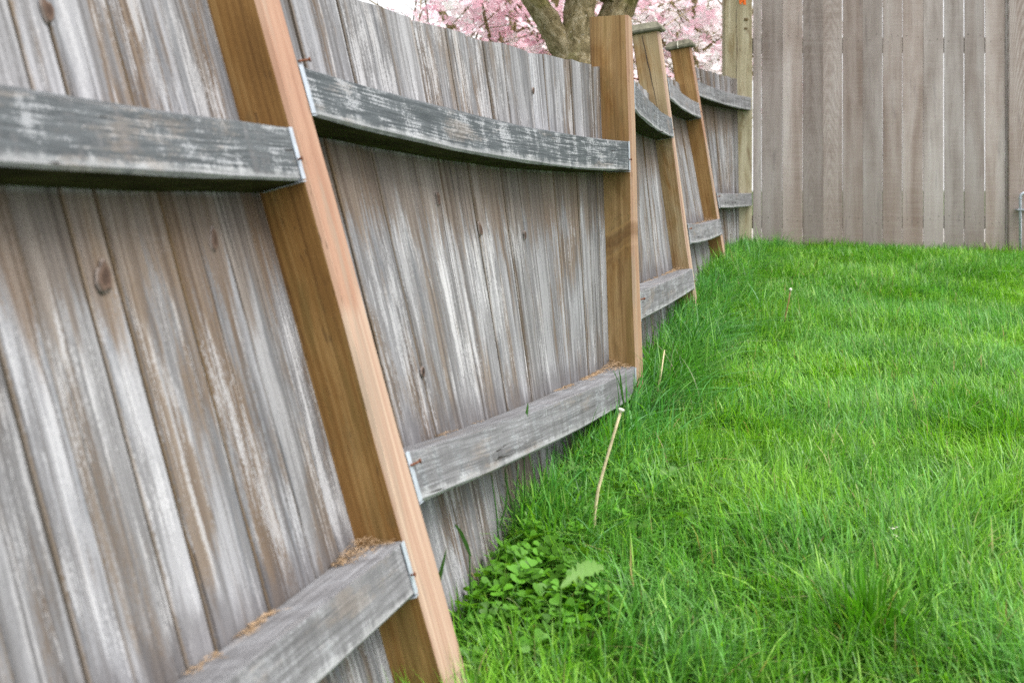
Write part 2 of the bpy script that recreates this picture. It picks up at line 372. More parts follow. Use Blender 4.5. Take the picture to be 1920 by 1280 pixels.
M = {}
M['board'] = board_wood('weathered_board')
M['rail'] = rail_wood('weathered_rail')
M['moss_shade'] = mossy_shade_wood('mossy_shaded_underside')
M['post'] = post_wood('treated_post', (.125, .060, .017), (.255, .133, .040), (.40, .245, .095))
M['side'] = post_wood('pink_stained_post', (.22, .115, .075), (.305, .175, .118), (.37, .245, .175), side=True)
M['green_post'] = post_wood('green_treated_post', (.22, .19, .11), (.37, .335, .225), (.50, .475, .35))
M['tall'] = sawn_wood('rough_sawn_board')
M['cap'] = simple('lichen_grey_cap', (.175, .17, .125), .9, scale=45, amt=.5)
M['zinc'] = simple('galvanised_steel', (.40, .45, .51), .5, .35, scale=40, amt=.2)
M['rust'] = simple('rusty_nail', (.16, .065, .035), .8, .3, scale=200, amt=.5)
M['iron'] = simple('dark_nail', (.06, .05, .045), .7, .4, scale=200, amt=.3)
M['needles'] = leafy('dry_needles', col=(.40, .25, .12), trans=.1, rough=.8, spec=.1)
M['soil'] = soil_mat()
M['grass'] = leafy('grass_blade', trans=.42, rough=.42, spec=.38, tint=(1.05, 1.1, .6))
M['clover'] = leafy('clover_leaf', False, (.085, .245, .018), .4, .45, .3, .55, 30)
M['weed'] = leafy('pale_weed_leaf', False, (.17, .36, .07), .4, .5, .3, .25, 60)
M['straw'] = simple('straw_stem', (.66, .57, .36), .6, scale=90, amt=.3, bump=.05)
M['stemgreen'] = leafy('stalk_green', False, (.055, .16, .03), .3, .5, .3, .2, 50)
M['redstem'] = simple('reddish_stem', (.26, .17, .07), .6, scale=90, amt=.4, bump=.05)
M['cream'] = simple('cream_flower', (.70, .70, .58), .8, scale=150, amt=.2)
M['bark'] = bark_mat()
M['petal'] = leafy('pink_petal', trans=.62, rough=.7, spec=.1, tint=(1, 1, 1))
M['knot'] = simple('knot_wood', (.14, .10, .045), .8, scale=180, amt=.5)
nk = NT('knot_rings'); nk.finish(nk.mix(.5, nk.attr('col', out='Color'), nk.ramp(nk.noise(nk.n.new('ShaderNodeTexCoord').outputs['Object'], 320, 4, .65), [(.3, (.35, .35, .35)), (.7, (1.6, 1.6, 1.6))]), 'MULTIPLY'), .85, .2)
M['knot_rings'] = nk.mat
M['orange'] = simple('orange_marking', (.85, .17, .02), .6, scale=120, amt=.2)
M['concrete'] = simple('pale_concrete', (.42, .41, .39), .9, scale=30, amt=.15)

# ------------------------------------------------------------------ ground
def ground_sheet():
    xs = np.concatenate([[-300, -100, -40, -15, -7], np.arange(-4, 8.01, .2), [12, 20, 45, 110, 300]])
    ys = np.concatenate([[-60, -20, -8], np.arange(-4, 12.01, .2), [15, 22, 40, 90, 200, 400]])
    X, Y = np.meshgrid(xs, ys); Z = gz(X, Y); nx, ny = len(xs), len(ys)
    vs = np.stack([X, Y, Z], -1).reshape(-1, 3)
    fs = [(j * nx + i, j * nx + i + 1, (j + 1) * nx + i + 1, (j + 1) * nx + i) for j in range(ny - 1) for i in range(nx - 1)]
    o = mesh_obj('ground', vs, fs, M['soil'], smooth=True)
    tag(o, kind='structure')
ground_sheet()
g = G(); z0 = float(gz(2.5, 11)) + .02
g.box((1.7, 9.75, z0 - .1), (9, 0, 0), (0, 6, 0), (0, 0, .14))
tag(g.build('patio', M['concrete']), kind='structure')

# ------------------------------------------------------------------ the leaning fence
Y = [0.36, 2.137, 3.917, 5.697, 7.477, 9.26]
DP = 0.10            # post, along the fence
WPOST = 0.115        # post, across the fence
DEP = 0.077          # from the post's yard face back to the face of the boards
RH = 0.089           # rail height
# the yard-side edge of every post at the side facing us: two points of the photograph each
edge = {1: ((484, 0), (835, 1280)), 2: ((1176, 28), (1194, 673)), 3: ((1234, 58), (1295, 502)), 4: ((1294, 88), (1347, 408))}
FB = Vector((-.115, Y[1], float(gz(-.1, Y[1]))))
fence = thing('wooden_fence', FB, 'low weathered grey board fence leaning away from the lawn on orange-brown posts, its rails sagging', 'fence')
Dg = Vector((.2584, 1, 0)).normalized()

def frame_from(u, d=Dg):
    u = u.normalized(); nrm = d.cross(u).normalized(); dd = u.cross(nrm).normalized()
    return u, nrm, dd

def post_mesh(name, lo, hi, w, dp, mats, parent, chamfer=.004, side_mat=1, d=Dg):
    """lo, hi: ends of the yard-side edge facing the camera"""
    u, nrm, dd = frame_from(hi - lo, d); L = (hi - lo).length
    c = chamfer
    prof = [(0, c), (-c, 0), (-w + c, 0), (-w, c), (-w, dp - c), (-w + c, dp), (-c, dp), (0, dp - c)]   # (n, d)
    k = len(prof); rows = 9; vs = []; ws = []; fs = []; ms = []
    for j in range(rows):
        t = L * j / (rows - 1)
        for (a, b) in prof:
            e = (vnoise(t * 1.0 + a * 40, b * 40, 3.0, 21) - .5) * .005
            vs.append(lo + u * t + nrm * (a + e) + dd * b); ws.append((a, t, b))
    for j in range(rows - 1):
        for i in range(k):
            i2 = (i + 1) % k
            fs.append((j * k + i, j * k + i2, (j + 1) * k + i2, (j + 1) * k + i))
            ms.append(side_mat if i in (7, 0) else 0)
    fs.append(tuple(range(k))[::-1]); ms.append(0); fs.append(tuple((rows - 1) * k + i for i in range(k))); ms.append(0)
    # outward orientation
    me_f = []
    cen = lo + u * L / 2 - nrm * w / 2 + dd * dp / 2
    for f in fs:
        q = [Vector(vs[i]) for i in f]; fn = (q[1] - q[0]).cross(q[2] - q[0]); cc = sum(q, Vector()) / len(q)
        axis_pt = cen + u * ((cc - cen).dot(u)) if len(f) == 4 else cen
        me_f.append(f if fn.dot(cc - axis_pt) > 0 else f[::-1])
    return mesh_obj(name, vs, me_f, mats, parent, wc=ws, fmat=ms), u, nrm, dd

def ray_z(p0, p1, z):
    d = p1 - p0; return p0 + d * ((z - p0.z) / d.z)
posts = {}
tops = {1: -.12, 2: 28 / 1., 3: 60, 4: 90}
for k, (a, b) in edge.items():
    pa = P(*a, Y[k]); pb = P(*b, Y[k])
    lo = ray_z(pa, pb, float(gz(pb.x, Y[k])) - .15)
    hi = pa if k > 1 else ray_z(pa, pb, CZ + .55)
    o, u, nrm, dd = post_mesh('post', lo, hi, WPOST, DP if k < 3 else .078, [M['post'], M['side']], fence, .006)
    posts[k] = (o, lo, hi, u, nrm, dd)
pa = Vector((-.785 - .05, Y[0], CZ + .5)); pb = Vector((-.52, Y[0], CZ - .9))
post_mesh('post', pb - Vector((0, 0, .15)), pa, WPOST, DP, [M['post'], M['side']], fence)[0]
for k in posts:
    o = posts[k][0]; o['knot'] = -9.0; o['pink'] = -9.0; o['pale'] = 0.0
lab = {1: 'nearest post, tilted, ochre towards us with a pinkish edge on the lawn side', 2: 'upright bare orange-brown post with a dark knot and no cap',
       3: 'leaning straw-coloured post with a grey cap and a long crack', 4: 'leaning brown post with a grey cap streaked white'}
for k in posts: posts[k][0]['label'] = lab[k]
lo, u1 = posts[1][1], posts[1][3]
posts[1][0]['pink'] = (P(662, 582, Y[1]) - lo).dot(u1)
lo, u2 = posts[2][1], posts[2][3]
posts[2][0]['knot'] = (P(1170, 452, Y[2]) - lo).dot(u2) + .035
posts[2][0]['pink'] = (P(1190, 300, Y[2]) - lo).dot(u2) - .9; posts[2][0]['pale'] = .4
posts[3][0]['pale'] = 1.0; posts[3][0]['pink'] = 5.0
posts[4][0]['pink'] = .9; posts[4][0]['pale'] = .12

def post_cap(k, over, th, hh, name='cap'):
    o, lo, hi, u, nrm, dd = posts[k]
    c0 = hi - nrm * WPOST / 2 + dd * DP / 2 + u * .001
    a, b = WPOST / 2 + over, DP / 2 + over
    a2, b2 = a * .74, b * .74
    lv = [(a - .006, b - .006, 0), (a, b, .006), (a, b, th), (a2, b2, th + hh), (a2 * .6, b2 * .6, th + hh + .003)]
    vs = []; ws = []; fs = []
    for (x, y, z) in lv:
        for sx, sy in ((-1, -1), (1, -1), (1, 1), (-1, 1)):
            vs.append(c0 + nrm * (x * sx) + dd * (y * sy) + u * z); ws.append((x * sx, z, y * sy))
    for j in range(len(lv) - 1):
        for i in range(4): fs.append((j * 4 + i, j * 4 + (i + 1) % 4, (j + 1) * 4 + (i + 1) % 4, (j + 1) * 4 + i))
    fs.append((3, 2, 1, 0)); n4 = (len(lv) - 1) * 4; fs.append((n4, n4 + 1, n4 + 2, n4 + 3))
    cap = mesh_obj(name, vs, fs, M['cap'], o, wc=ws, base=FB)
    return cap, c0, a, b, nrm, dd, u
post_cap(3, .018, .014, .026)
cap, c0, a, b, nrm, dd, u = post_cap(4, .022, .018, .026)
# white streak running over the far cap
g = G(); e0 = c0 + dd * (-b - .0015) + nrm * (-.01)
g.box(e0 + u * .002, nrm * .004, u * .016, dd * -.001)
g.box(e0 + u * .018, nrm * .004, (u * .026 + dd * b * .26 + nrm * .002), dd * -.001)
g.v = [tuple(Vector(v) - FB + FB) for v in g.v]
posts[4][0]  # the streak belongs to the post
mesh_obj('dropping', g.v, g.f, M['cream'], posts[4][0], base=FB)
# the long crack in the third post
lo, hi, u, nrm, dd = posts[3][1:]
g = G(); prev = None
for i in range(12):
    t = .01 + i * .03; x = -WPOST * (.62 - .02 * i + .008 * math.sin(i * 2.1)); w = .0022 * (1 - abs(i - 4) / 9)
    q = hi - u * t + nrm * x - dd * .0012
    if prev: g.add([prev[0], prev[1], q + nrm * w, q - nrm * w], [(0, 1, 2, 3)])
    prev = (q - nrm * w, q + nrm * w)
mesh_obj('crack', g.v, g.f, M['iron'], posts[3][0], base=FB)

# bays: the yard-side upper edges of both rails at either end
def V(x, y, z): return Vector((x, y, z))
bays = [
    dict(UL=V(-.785, Y[0] + DP + .001, CZ + .150), UR=P(546, 237, Y[1]), LL=V(-.607, Y[0] + DP + .001, CZ - .556), LR=P(756, 1010, Y[1]), su=.012, sl=.004, top=.27, n=15, au=.72, al=.3),
    dict(UL=P(556, 119, Y[1] + DP + .001), UR=P(1180, 264, Y[2]), LL=P(757, 848, Y[1] + DP + .001), LR=P(1192, 687, Y[2]), su=.022, sl=.013, top=.222, n=15, au=.95, al=.4),
    dict(UL=P(1187.5, 150, Y[2] + DP + .001), UR=P(1258, 219, Y[3]), LL=P(1199, 546, Y[2] + DP + .001), LR=P(1297, 503, Y[3]), su=.014, sl=.004, top=.115, n=14, au=.65, al=.35),
    dict(UL=P(1251, 146, Y[3] + DP + .001), UR=P(1309, 192, Y[4]), LL=P(1289, 419, Y[3] + DP + .001), LR=P(1349, 410, Y[4]), su=.013, sl=.010, top=.122, n=15, au=.35, al=.25),
    dict(UL=P(1305, 150, Y[4] + DP + .001), UR=P(1409, 183, Y[5] - .005), LL=P(1343, 361, Y[4] + DP + .001), LR=P(1410, 362, Y[5] - .005), su=.012, sl=.004, top=.13, n=15, au=.3, al=.0),
]
def bay_frame(b, s):
    sag = 4 * s * (1 - s)
    U = b['UL'].lerp(b['UR'], s) - V(0, 0, b['su'] * sag); Lw = b['LL'].lerp(b['LR'], s) - V(0, 0, b['sl'] * sag)
    u, nrm, dd = frame_from(U - Lw, (b['LR'] - b['LL']).normalized().lerp((b['UR'] - b['UL']).normalized(), .5))
    return U, Lw, u, nrm, dd
def rail(b, which, seed):
    rows = 23; c = .0045; rs = random.Random(seed)
    prof = [(0, -c), (0, -RH + c), (-c, -RH), (-DEP + .001, -RH), (-DEP + .001, 0), (-c, 0)]   # (n, u)
    k = len(prof); vs = []; ws = []; fs = []; ms = []; per = [0, .08, .085, .16, .25, .33]
    Ltot = (b['UR'] - b['UL']).length
    for j in range(rows):
        s = j / (rows - 1); s2 = min(max(s, .0015), .9985)
        U, Lw, u, nrm, dd = bay_frame(b, s2); o = U if which == 'u' else Lw
        for i, (a, h) in enumerate(prof):
            e = (vnoise(s * 9 + seed, i * 3.3, 1.0, 31) - .5) * .0035
            vs.append(o + nrm * (a + (e if i in (0, 1, 2, 5) else 0)) + u * (h + e)); ws.append((per[i], s * Ltot, 0))
    for j in range(rows - 1):
        for i in range(k):
            i2 = (i + 1) % k
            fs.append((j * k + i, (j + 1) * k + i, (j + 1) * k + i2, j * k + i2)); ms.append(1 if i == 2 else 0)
    fs.append(tuple(range(k))); ms.append(0); fs.append(tuple((rows - 1) * k + i for i in range(k))[::-1]); ms.append(0)
    # fix orientation: yard face must look along +n
    q = [Vector(vs[i]) for i in fs[0]]
    if (q[1] - q[0]).cross(q[2] - q[0]).dot(bay_frame(b, .01)[3]) < 0: fs = [f[::-1] for f in fs]
    return mesh_obj('rail', vs, fs, [M['rail'], M['moss_shade']], fence, wc=ws, fmat=ms)

def bracket(b, which, end, rl):
    U, Lw, u, nrm, dd = bay_frame(b, .001 if end == 'l' else .999); o = U if which == 'u' else Lw
    sg = 1 if end == 'l' else -1
    o = o + dd * sg * .0005
    g = G(); t = .0016; fl = .015
    g.box(o + nrm * .0005 - u * (RH * .98), nrm * t, u * RH * .96, dd * sg * fl)          # flange over the yard face
    g.box(o - nrm * DEP * .9 - u * (RH + .0008 + t), nrm * (DEP * .9 + .002), u * t, dd * sg * .018)   # seat under the rail
    mesh_obj('bracket', g.v, g.f, M['zinc'], rl, base=FB)
    g = G()
    if end == 'r':
        p = o + nrm * .001 - u * RH * .62 + dd * sg * .012
        g.tube([p, p + nrm * .007], .0018, 6); g.tube([p + nrm * .007, p + nrm * .009], .0038, 8)
    else:
        p = o + nrm * .001 - u * RH * (.28 if which == 'l' else -.04) + dd * sg * .004
        q = p + dd * .022 + nrm * .009
        g.tube([p, p.lerp(q, .5) + nrm * .002, q], .0022, 6); g.tube([q, q + (dd * .6 + nrm).normalized() * .003], .0042, 8)
    mesh_obj('nail', g.v, g.f, M['rust'], rl, base=FB)

BT = .018
def board(b, s0, s1, seed):
    rs = random.Random(seed); rows = 5; vs = []; ws = []; hu = []; fs = []
    dz = rs.uniform(-.008, 0); tilt = rs.uniform(-.005, .005); top = b['top'] + rs.uniform(-.0025, .0025); skew = rs.uniform(-.002, .002)
    wid = (b['UR'] - b['UL']).length * (s1 - s0); c = .004
    gzv = None
    for j in range(rows):
        for i in range(6):
            s = s0 if i in (0, 1) else (s1 if i in (4, 5) else (s0 + (s1 - s0) * c / wid if i == 2 else s1 - (s1 - s0) * c / wid))
            U, Lw, u, nrm, dd = bay_frame(b, s)
            H = (U - Lw).length
            zb = float(gz(Lw.x, Lw.y)) - .05
            h0 = (zb - Lw.z) / u.z; h1 = H + top
            f = [0, .3, .62, .86, 1.0][j]
            h = h0 + (h1 - h0) * f + (((i >= 3) - .5) * skew * 4 if j == rows - 1 else 0)
            off = [-BT, -c, 0, 0, -c, -BT][i] + dz + tilt * (i >= 3) + (math.sin(f * 3 + seed) * .0012)
            if i == 0 or i == 5: off = -BT - .001
            vs.append(Lw + u * h + nrm * (-DEP + min(off, .0)) + dd * (skew * f)); ws.append(((s - s0) / (s1 - s0) * wid, h, [-BT, -c, 0, 0, -c, -BT][i])); hu.append(H - RH - h)
    for j in range(rows - 1):
        for i in range(6):
            i2 = (i + 1) % 6; fs.append((j * 6 + i, j * 6 + i2, (j + 1) * 6 + i2, (j + 1) * 6 + i))
    fs.append((5, 4, 3, 2, 1, 0)); n = (rows - 1) * 6; fs.append(tuple(n + i for i in range(6)))
    q = [Vector(vs[i]) for i in fs[2]]
    if (q[1] - q[0]).cross(q[2] - q[0]).dot(bay_frame(b, .5)[3]) < 0: fs = [f[::-1] for f in fs]
    return mesh_obj('board', vs, fs, M['board'], fence, wc=ws, extra={'hu': hu})

for bi, b in enumerate(bays):
    for which in 'ul':
        rl = rail(b, which, bi * 2 + (which == 'l')); rl['algae'] = b['au'] if which == 'u' else b['al']
        for end in 'lr':
            if bi == 4 and end == 'r': continue
            bracket(b, which, end, rl)
    rs = random.Random(100 + bi); L = (b['UR'] - b['UL']).length
    e0 = -.055 / L if bi else 0; e1 = 1 + .030 / L
    if bi == 4: e1 = 1 - .075 / L
    cuts = [e0]; ws_ = [rs.uniform(.6, 1.4) for _ in range(b['n'])]
    tot = sum(ws_)
    for w in ws_: cuts.append(cuts[-1] + w / tot * (e1 - e0))
    gap = .0024 / L
    b['cuts'] = cuts
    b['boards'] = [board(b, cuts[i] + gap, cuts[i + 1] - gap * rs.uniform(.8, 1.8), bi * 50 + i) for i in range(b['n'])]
    for o in b['boards']: o['warm'] = (0, 0, .01, .04, .07)[bi]

def on_boards(b, px, py):
    """the place on the face of the boards of this bay seen at a place of the photograph: s along the bay, h up from the lower rail"""
    def proj(s_, h_):
        U, Lw, u, nrm, dd = bay_frame(b, s_); p = Lw + u * h_ - nrm * DEP
        return Vector((960 + F * p.x / p.y, HY - F * (p.z - CZ) / p.y))
    s_, h_ = .6, .3; t = Vector((px, py))
    for _ in range(30):
        e = proj(s_, h_) - t; ds = (proj(s_ + .001, h_) - proj(s_, h_)) / .001; dh = (proj(s_, h_ + .001) - proj(s_, h_)) / .001
        det = ds.x * dh.y - ds.y * dh.x
        s_ -= max(-.2, min(.2, (e.x * dh.y - e.y * dh.x) / det)); h_ -= max(-.2, min(.2, (ds.x * e.y - ds.y * e.x) / det)); s_ = min(max(s_, .02), .99)
    return s_, h_
def knot(bi, px, py, rx, ry, hole=0.0):
    b = bays[bi]; s_, h_ = on_boards(b, px, py); i = max(0, min(b['n'] - 1, int(np.searchsorted(b['cuts'], s_)) - 1))
    U, Lw, u, nrm, dd = bay_frame(b, s_); c = Lw + u * h_ - nrm * (DEP - .0006); rs2 = random.Random(int(px))
    vs = [c + nrm * .0010]; cols = [(.045, .028, .02, 1) if not hole else (.012, .01, .008, 1)]; fs = []; n = 14
    lev = ((.45, (.06, .038, .028), .0012), (.62, (.105, .07, .052), .0014), (.8, (.085, .06, .047), .001), (1.0, (.22, .195, .18), -.0022))
    for f, col, up in lev:
        for k in range(n):
            a = 2 * math.pi * k / n; w = f * (1 + .22 * math.sin(a * 2 + px) + .12 * math.sin(a * 3 + py) + rs2.uniform(-.1, .1))
            vs.append(c + dd * (math.cos(a) * rx * w) + u * (math.sin(a) * ry * w + .25 * rx * math.cos(a) * w) + nrm * (up if not (hole and f < .5) else 0)); cols.append((*(col if not (hole and f < .5) else (.012, .01, .008)), 1))
    fs += [(0, 1 + k, 1 + (k + 1) % n) for k in range(n)]
    for L in range(3):
        for k in range(n): a0, a1 = 1 + L * n, 1 + (L + 1) * n; fs.append((a0 + k, a1 + k, a1 + (k + 1) % n, a0 + (k + 1) % n))
    o = mesh_obj('knot', vs, fs, M['knot_rings'], b['boards'][i], base=FB)
    at = o.data.attributes.new('col', 'FLOAT_COLOR', 'POINT'); at.data.foreach_set('color', np.array(cols, 'f').ravel())


for kk in ((0, 196, 520, .016, .024), (0, 402, 450, .013, .017), (1, 822, 372, .010, .013), (1, 901, 430, .009, .019), (1, 793, 697, .007, .013, 1), (1, 985, 440, .006, .010), (1, 1000, 170, .006, .010), (0, 90, 20, .012, .02)):
    knot(*kk)

# ------------------------------------------------------------------ the tall fence across the far end
A0 = P(1410.5, 445, Y[5]); A0.z = float(gz(A0.x, A0.y)); A1d = Vector((1, -.045, 0)).normalized()
tall = thing('tall_fence', A0, 'tall straight fence of close taupe vertical boards across the far end of the lawn', 'fence')
tn = Vector((A1d.y, -A1d.x, 0)).normalized()     # towards the camera
px_edges = [1411.5, 1428, 1467, 1505, 1543.5, 1580, 1618, 1655, 1692, 1731, 1770, 1808, 1847, 1885, 1924, 1963, 2002, 2041, 2080, 2119, 2158, 2197, 2236, 2275, 2314, 2353, 2392]
vis = [.5, .15, -.1, .0, -.7, -.2, -.8, -.25, -.1, .15, .7, .0, .7, -.1] + [.5] * 20     # clear daylight through each joint, in photograph pixels
TH = .009
gaps = [v / 270 + TH * ((px_edges[min(i, len(px_edges) - 1)] - 960) / F + .045) for i, v in enumerate(vis)]
def along(px):      # distance along the tall fence at which this pixel column meets its face
    k = (px - 960) / F; return (k * A0.y - A0.x) / (A1d.x - k * A1d.y)
FT = 2.0
for i in range(len(px_edges) - 1):
    if i == 13: pass
    a0 = along(px_edges[i]) + (gaps[i] if i < len(gaps) else .004) / 2; a1 = along(px_edges[i + 1]) - gaps[i + 1] / 2
    rs = random.Random(400 + i); g = G(); c = .0012; off = rs.uniform(-.001, .001); th = TH; rows = 3
    zt = FT + rs.uniform(-.01, .01); sk = rs.uniform(-.001, .001); vs = []; ws = []; fs = []
    for j in range(rows):
        z = -.06 + (zt + .06) * j / (rows - 1)
        for (a, o) in ((a0, -th), (a0, -c), (a0 + c, 0), (a1 - c, 0), (a1, -c), (a1, -th)):
            p = A0 + A1d * (a + sk * j) + tn * (o + off)
            gg = float(gz(p.x, p.y)) if j == 0 else A0.z
            vs.append(Vector((p.x, p.y, gg + z))); ws.append((a - (a0 + a1) / 2, z, o))
    for j in range(rows - 1):
        for q in range(6):
            q2 = (q + 1) % 6; fs.append((j * 6 + q, j * 6 + q2, (j + 1) * 6 + q2, (j + 1) * 6 + q))
    fs.append((5, 4, 3, 2, 1, 0)); n = (rows - 1) * 6; fs.append(tuple(n + q for q in range(6)))
    q = [Vector(vs[k]) for k in fs[2]]
    if (q[1] - q[0]).cross(q[2] - q[0]).dot(tn) < 0: fs = [f[::-1] for f in fs]
    o = mesh_obj('board', vs, fs, M['tall'], tall, wc=ws)
    o['cathedral'] = {3: .45, 4: .6}.get(i, .05)
    # two nails at the lower rail and two at the upper
    for zz in (.215, 1.47):
        for fa in (.27, .76):
            if i > 18 : continue
            p = A0 + A1d * (a0 + (a1 - a0) * (fa + rs.uniform(-.08, .08))) + tn * (off) ; p.z = A0.z + zz + rs.uniform(-.03, .03)
            g = G(); g.tube([p - tn * .002, p + tn * .001], .0030, 6); mesh_obj('nail', g.v, g.f, M['iron'], tall)
for (z0, z1) in ((.155, .27), (1.37, 1.50)):
    g = G(); p = A0 + A1d * .0 - tn * .0125; p.z = A0.z + z0
    g.box(p, A1d * 3.9, V(0, 0, z1 - z0 - .025), -tn * .04, w0=(0, 0, 0))
    g.w = [(w[1], w[0], w[2]) for w in g.w]
    g.build('rail', M['tall'], tall)
# corner post, thick, in line with both fences
lo = P(1410.5, 440, Y[5]); lo.z = A0.z - .12; hi = V(lo.x, lo.y, A0.z + 2.05)
o, *_r = post_mesh('post', lo, hi, .195, .10, [M['green_post'], M['green_post']], tall, .006, 0, V(0, 1, 0))
o['knot'] = -9.; o['pink'] = -9.; o['pale'] = .15; o['label'] = 'broad greenish corner post where the two fences meet'
cu, cn, cd = _r
g = G(); prev = None
for i in range(26):
    t = .2 + i * .05; z = hi.z - t; w = .0013 * (1 + .6 * math.sin(i * 1.7)); q = V(hi.x - .108 + .003 * math.sin(i * .9), hi.y - .0012, z)
    if prev: g.add([prev[0], prev[1], q + V(w, 0, 0), q - V(w, 0, 0)], [(0, 1, 2, 3)])
    prev = (q - V(w, 0, 0), q + V(w, 0, 0))
mesh_obj('crack', g.v, g.f, M['iron'], o, base=A0)
# knots on the corner post
for (kx, ky, rr) in ((1399, 37, .014), (1398, 54, .011)):
    g = G(); q = P(kx, ky, Y[5]); q.y -= .0015
    ring = [q + V(math.cos(t) * rr * 1.2, -.001, math.sin(t) * rr * .8) for t in np.linspace(0, 6.283, 11)[:-1]]
    g.add([q - V(0, .003, 0)] + ring, [(0, i + 1, (i + 1) % 10 + 1) for i in range(10)])
    mesh_obj('knot', g.v, g.f, M['knot'], o, base=A0)
# orange paint dabs near the top of the corner post
g = G()
for (x0, x1, y0, y1, sl) in ((1386.5, 1390, -7, 9, .3), (1389.5, 1394, -5, 6, .7), (1393, 1398.5, -8, 10, .2)):
    pts = [P(x0, y0, Y[5]), P(x1, y0, Y[5]), P(x1 - sl, (y0 + y1) / 2, Y[5]), P(x1 + sl, y1, Y[5]), P(x0 + sl, y1 - 1.5, Y[5]), P(x0 - sl, (y0 + y1) / 2, Y[5])]
    for q in pts: q.y -= .0018
    g.add(pts + [q + V(0, .0022, 0) for q in pts], [(5, 4, 3, 2, 1, 0)] + [(i, (i + 1) % 6, (i + 1) % 6 + 6, i + 6) for i in range(6)])
mesh_obj('orange_mark', g.v, g.f, M['orange'], o, base=A0)
# the broad grained post board at the right edge, and the pipe in front of it
a0 = along(1889); p = A0 + A1d * a0 + tn * .012
lo = V(p.x + .14, p.y - .02, float(gz(p.x, p.y)) - .1); hi = lo + V(0, 0, 2.15)
o, *_ = post_mesh('post', lo, hi, .14, .09, [M['tall'], M['tall']], tall, .005, 0, V(-A1d.y, A1d.x, 0))
o['label'] = 'broad grained post standing proud of the boards at the right edge'; o['cathedral'] = .9
pY = lo.y - .045
gb = P(1913, 450, pY); gb.z = float(gz(gb.x, pY))
pipe = thing('water_pipe', gb, 'thin grey metal pipe with an elbow in front of the far fence', 'pipe')
zt = P(1913, 362, pY).z
g = G(); pts = [V(gb.x, pY, gb.z - .08), V(gb.x, pY, zt - .03)]
for t in np.linspace(0, math.pi / 2, 7): pts.append(V(gb.x + .03 * (1 - math.cos(t)), pY, zt - .03 + .03 * math.sin(t)))
pts.append(V(gb.x + .16, pY, zt)); pts.append(V(gb.x + .165, pY, zt - .02)); pts.append(V(gb.x + .165, pY, zt - .09))
g.tube(pts, .0095, 12); g.build('pipe', M['zinc'], pipe, smooth=True)
for zz in (zt - .035,):
    g = G(); g.tube([V(gb.x, pY, zz - .006), V(gb.x, pY, zz + .006)], .0125, 12); g.build('collar', M['zinc'], pipe)
g = G(); zz = P(1913, 393, pY).z
g.box((gb.x - .022, pY - .012, zz - .004), (.075, 0, 0), (0, .056, 0), (0, 0, .008)); g.build('clamp', M['zinc'], pipe)

# ------------------------------------------------------------------ litter lying on the lower rails
def rnd(a, b, n): return RNG.uniform(a, b, n)
def litter(b, cnt, seed):
    r = np.random.default_rng(seed); vs = []; fs = []; cols = []
    def needle(c, d, n2, l, w, colr):
        k = len(vs); e = d.cross(n2).normalized() * w
        vs.extend([c - d * l / 2 - e, c - d * l / 2 + e, c + d * l / 2 + n2 * w, c + n2 * w * 1.5]); fs.extend([(k, k + 1, k + 2), (k, k + 3, k + 1), (k + 1, k + 3, k + 2), (k, k + 2, k + 3)])
        cols.extend([colr] * 4)
    for i in range(cnt):
        s = 1 - abs(r.normal(0, .16)) if r.random() < .62 else r.random(); s = min(max(s, .02), .995)
        if s < .93 and vnoise(s * 22, seed, 1.0, 77) < .55: continue
        U, Lw, u, nrm, dd = bay_frame(b, s)
        pile = math.exp(-((1 - s) / .05) ** 2) * .018 + .003
        depth = DEP * min(.97, (1 - abs(r.normal(0, .36)) * (.35 + .9 * math.exp(-((1 - s) / .06) ** 2))))
        depth = max(depth, .012)
        c = Lw - nrm * depth + u * (.0015 + r.random() * pile * (depth / DEP))
        ang = r.random() * 6.28; d = (dd * math.cos(ang) + nrm * math.sin(ang) + u * r.uniform(-.3, .5)).normalized()
        t = r.random(); colr = (.22 + .26 * t, .15 + .20 * t, .085 + .14 * t, 1)
        needle(c, d, u, r.uniform(.006, .022), r.uniform(.0004, .0011), colr)
    o = mesh_obj('needle_litter', vs, fs, M['needles'])
    a = o.data.attributes.new('col', 'FLOAT_COLOR', 'POINT'); a.data.foreach_set('color', np.array(cols, 'f').ravel())
    return o
for i, (bi, cnt, lb) in enumerate(((0, 1150, 'brown needle litter heaped on the nearest lower rail against the tilted post'), (1, 850, 'brown needle litter along the lower rail beside the upright uncapped post'),
                                   (2, 550, 'brown needle litter on the lower rail by the straw-coloured capped post'), (3, 450, 'brown needle litter on the lower rail by the white-streaked capped post'))):
    tag(litter(bays[bi], cnt, 50 + i), lb, 'leaf litter', kind='stuff')

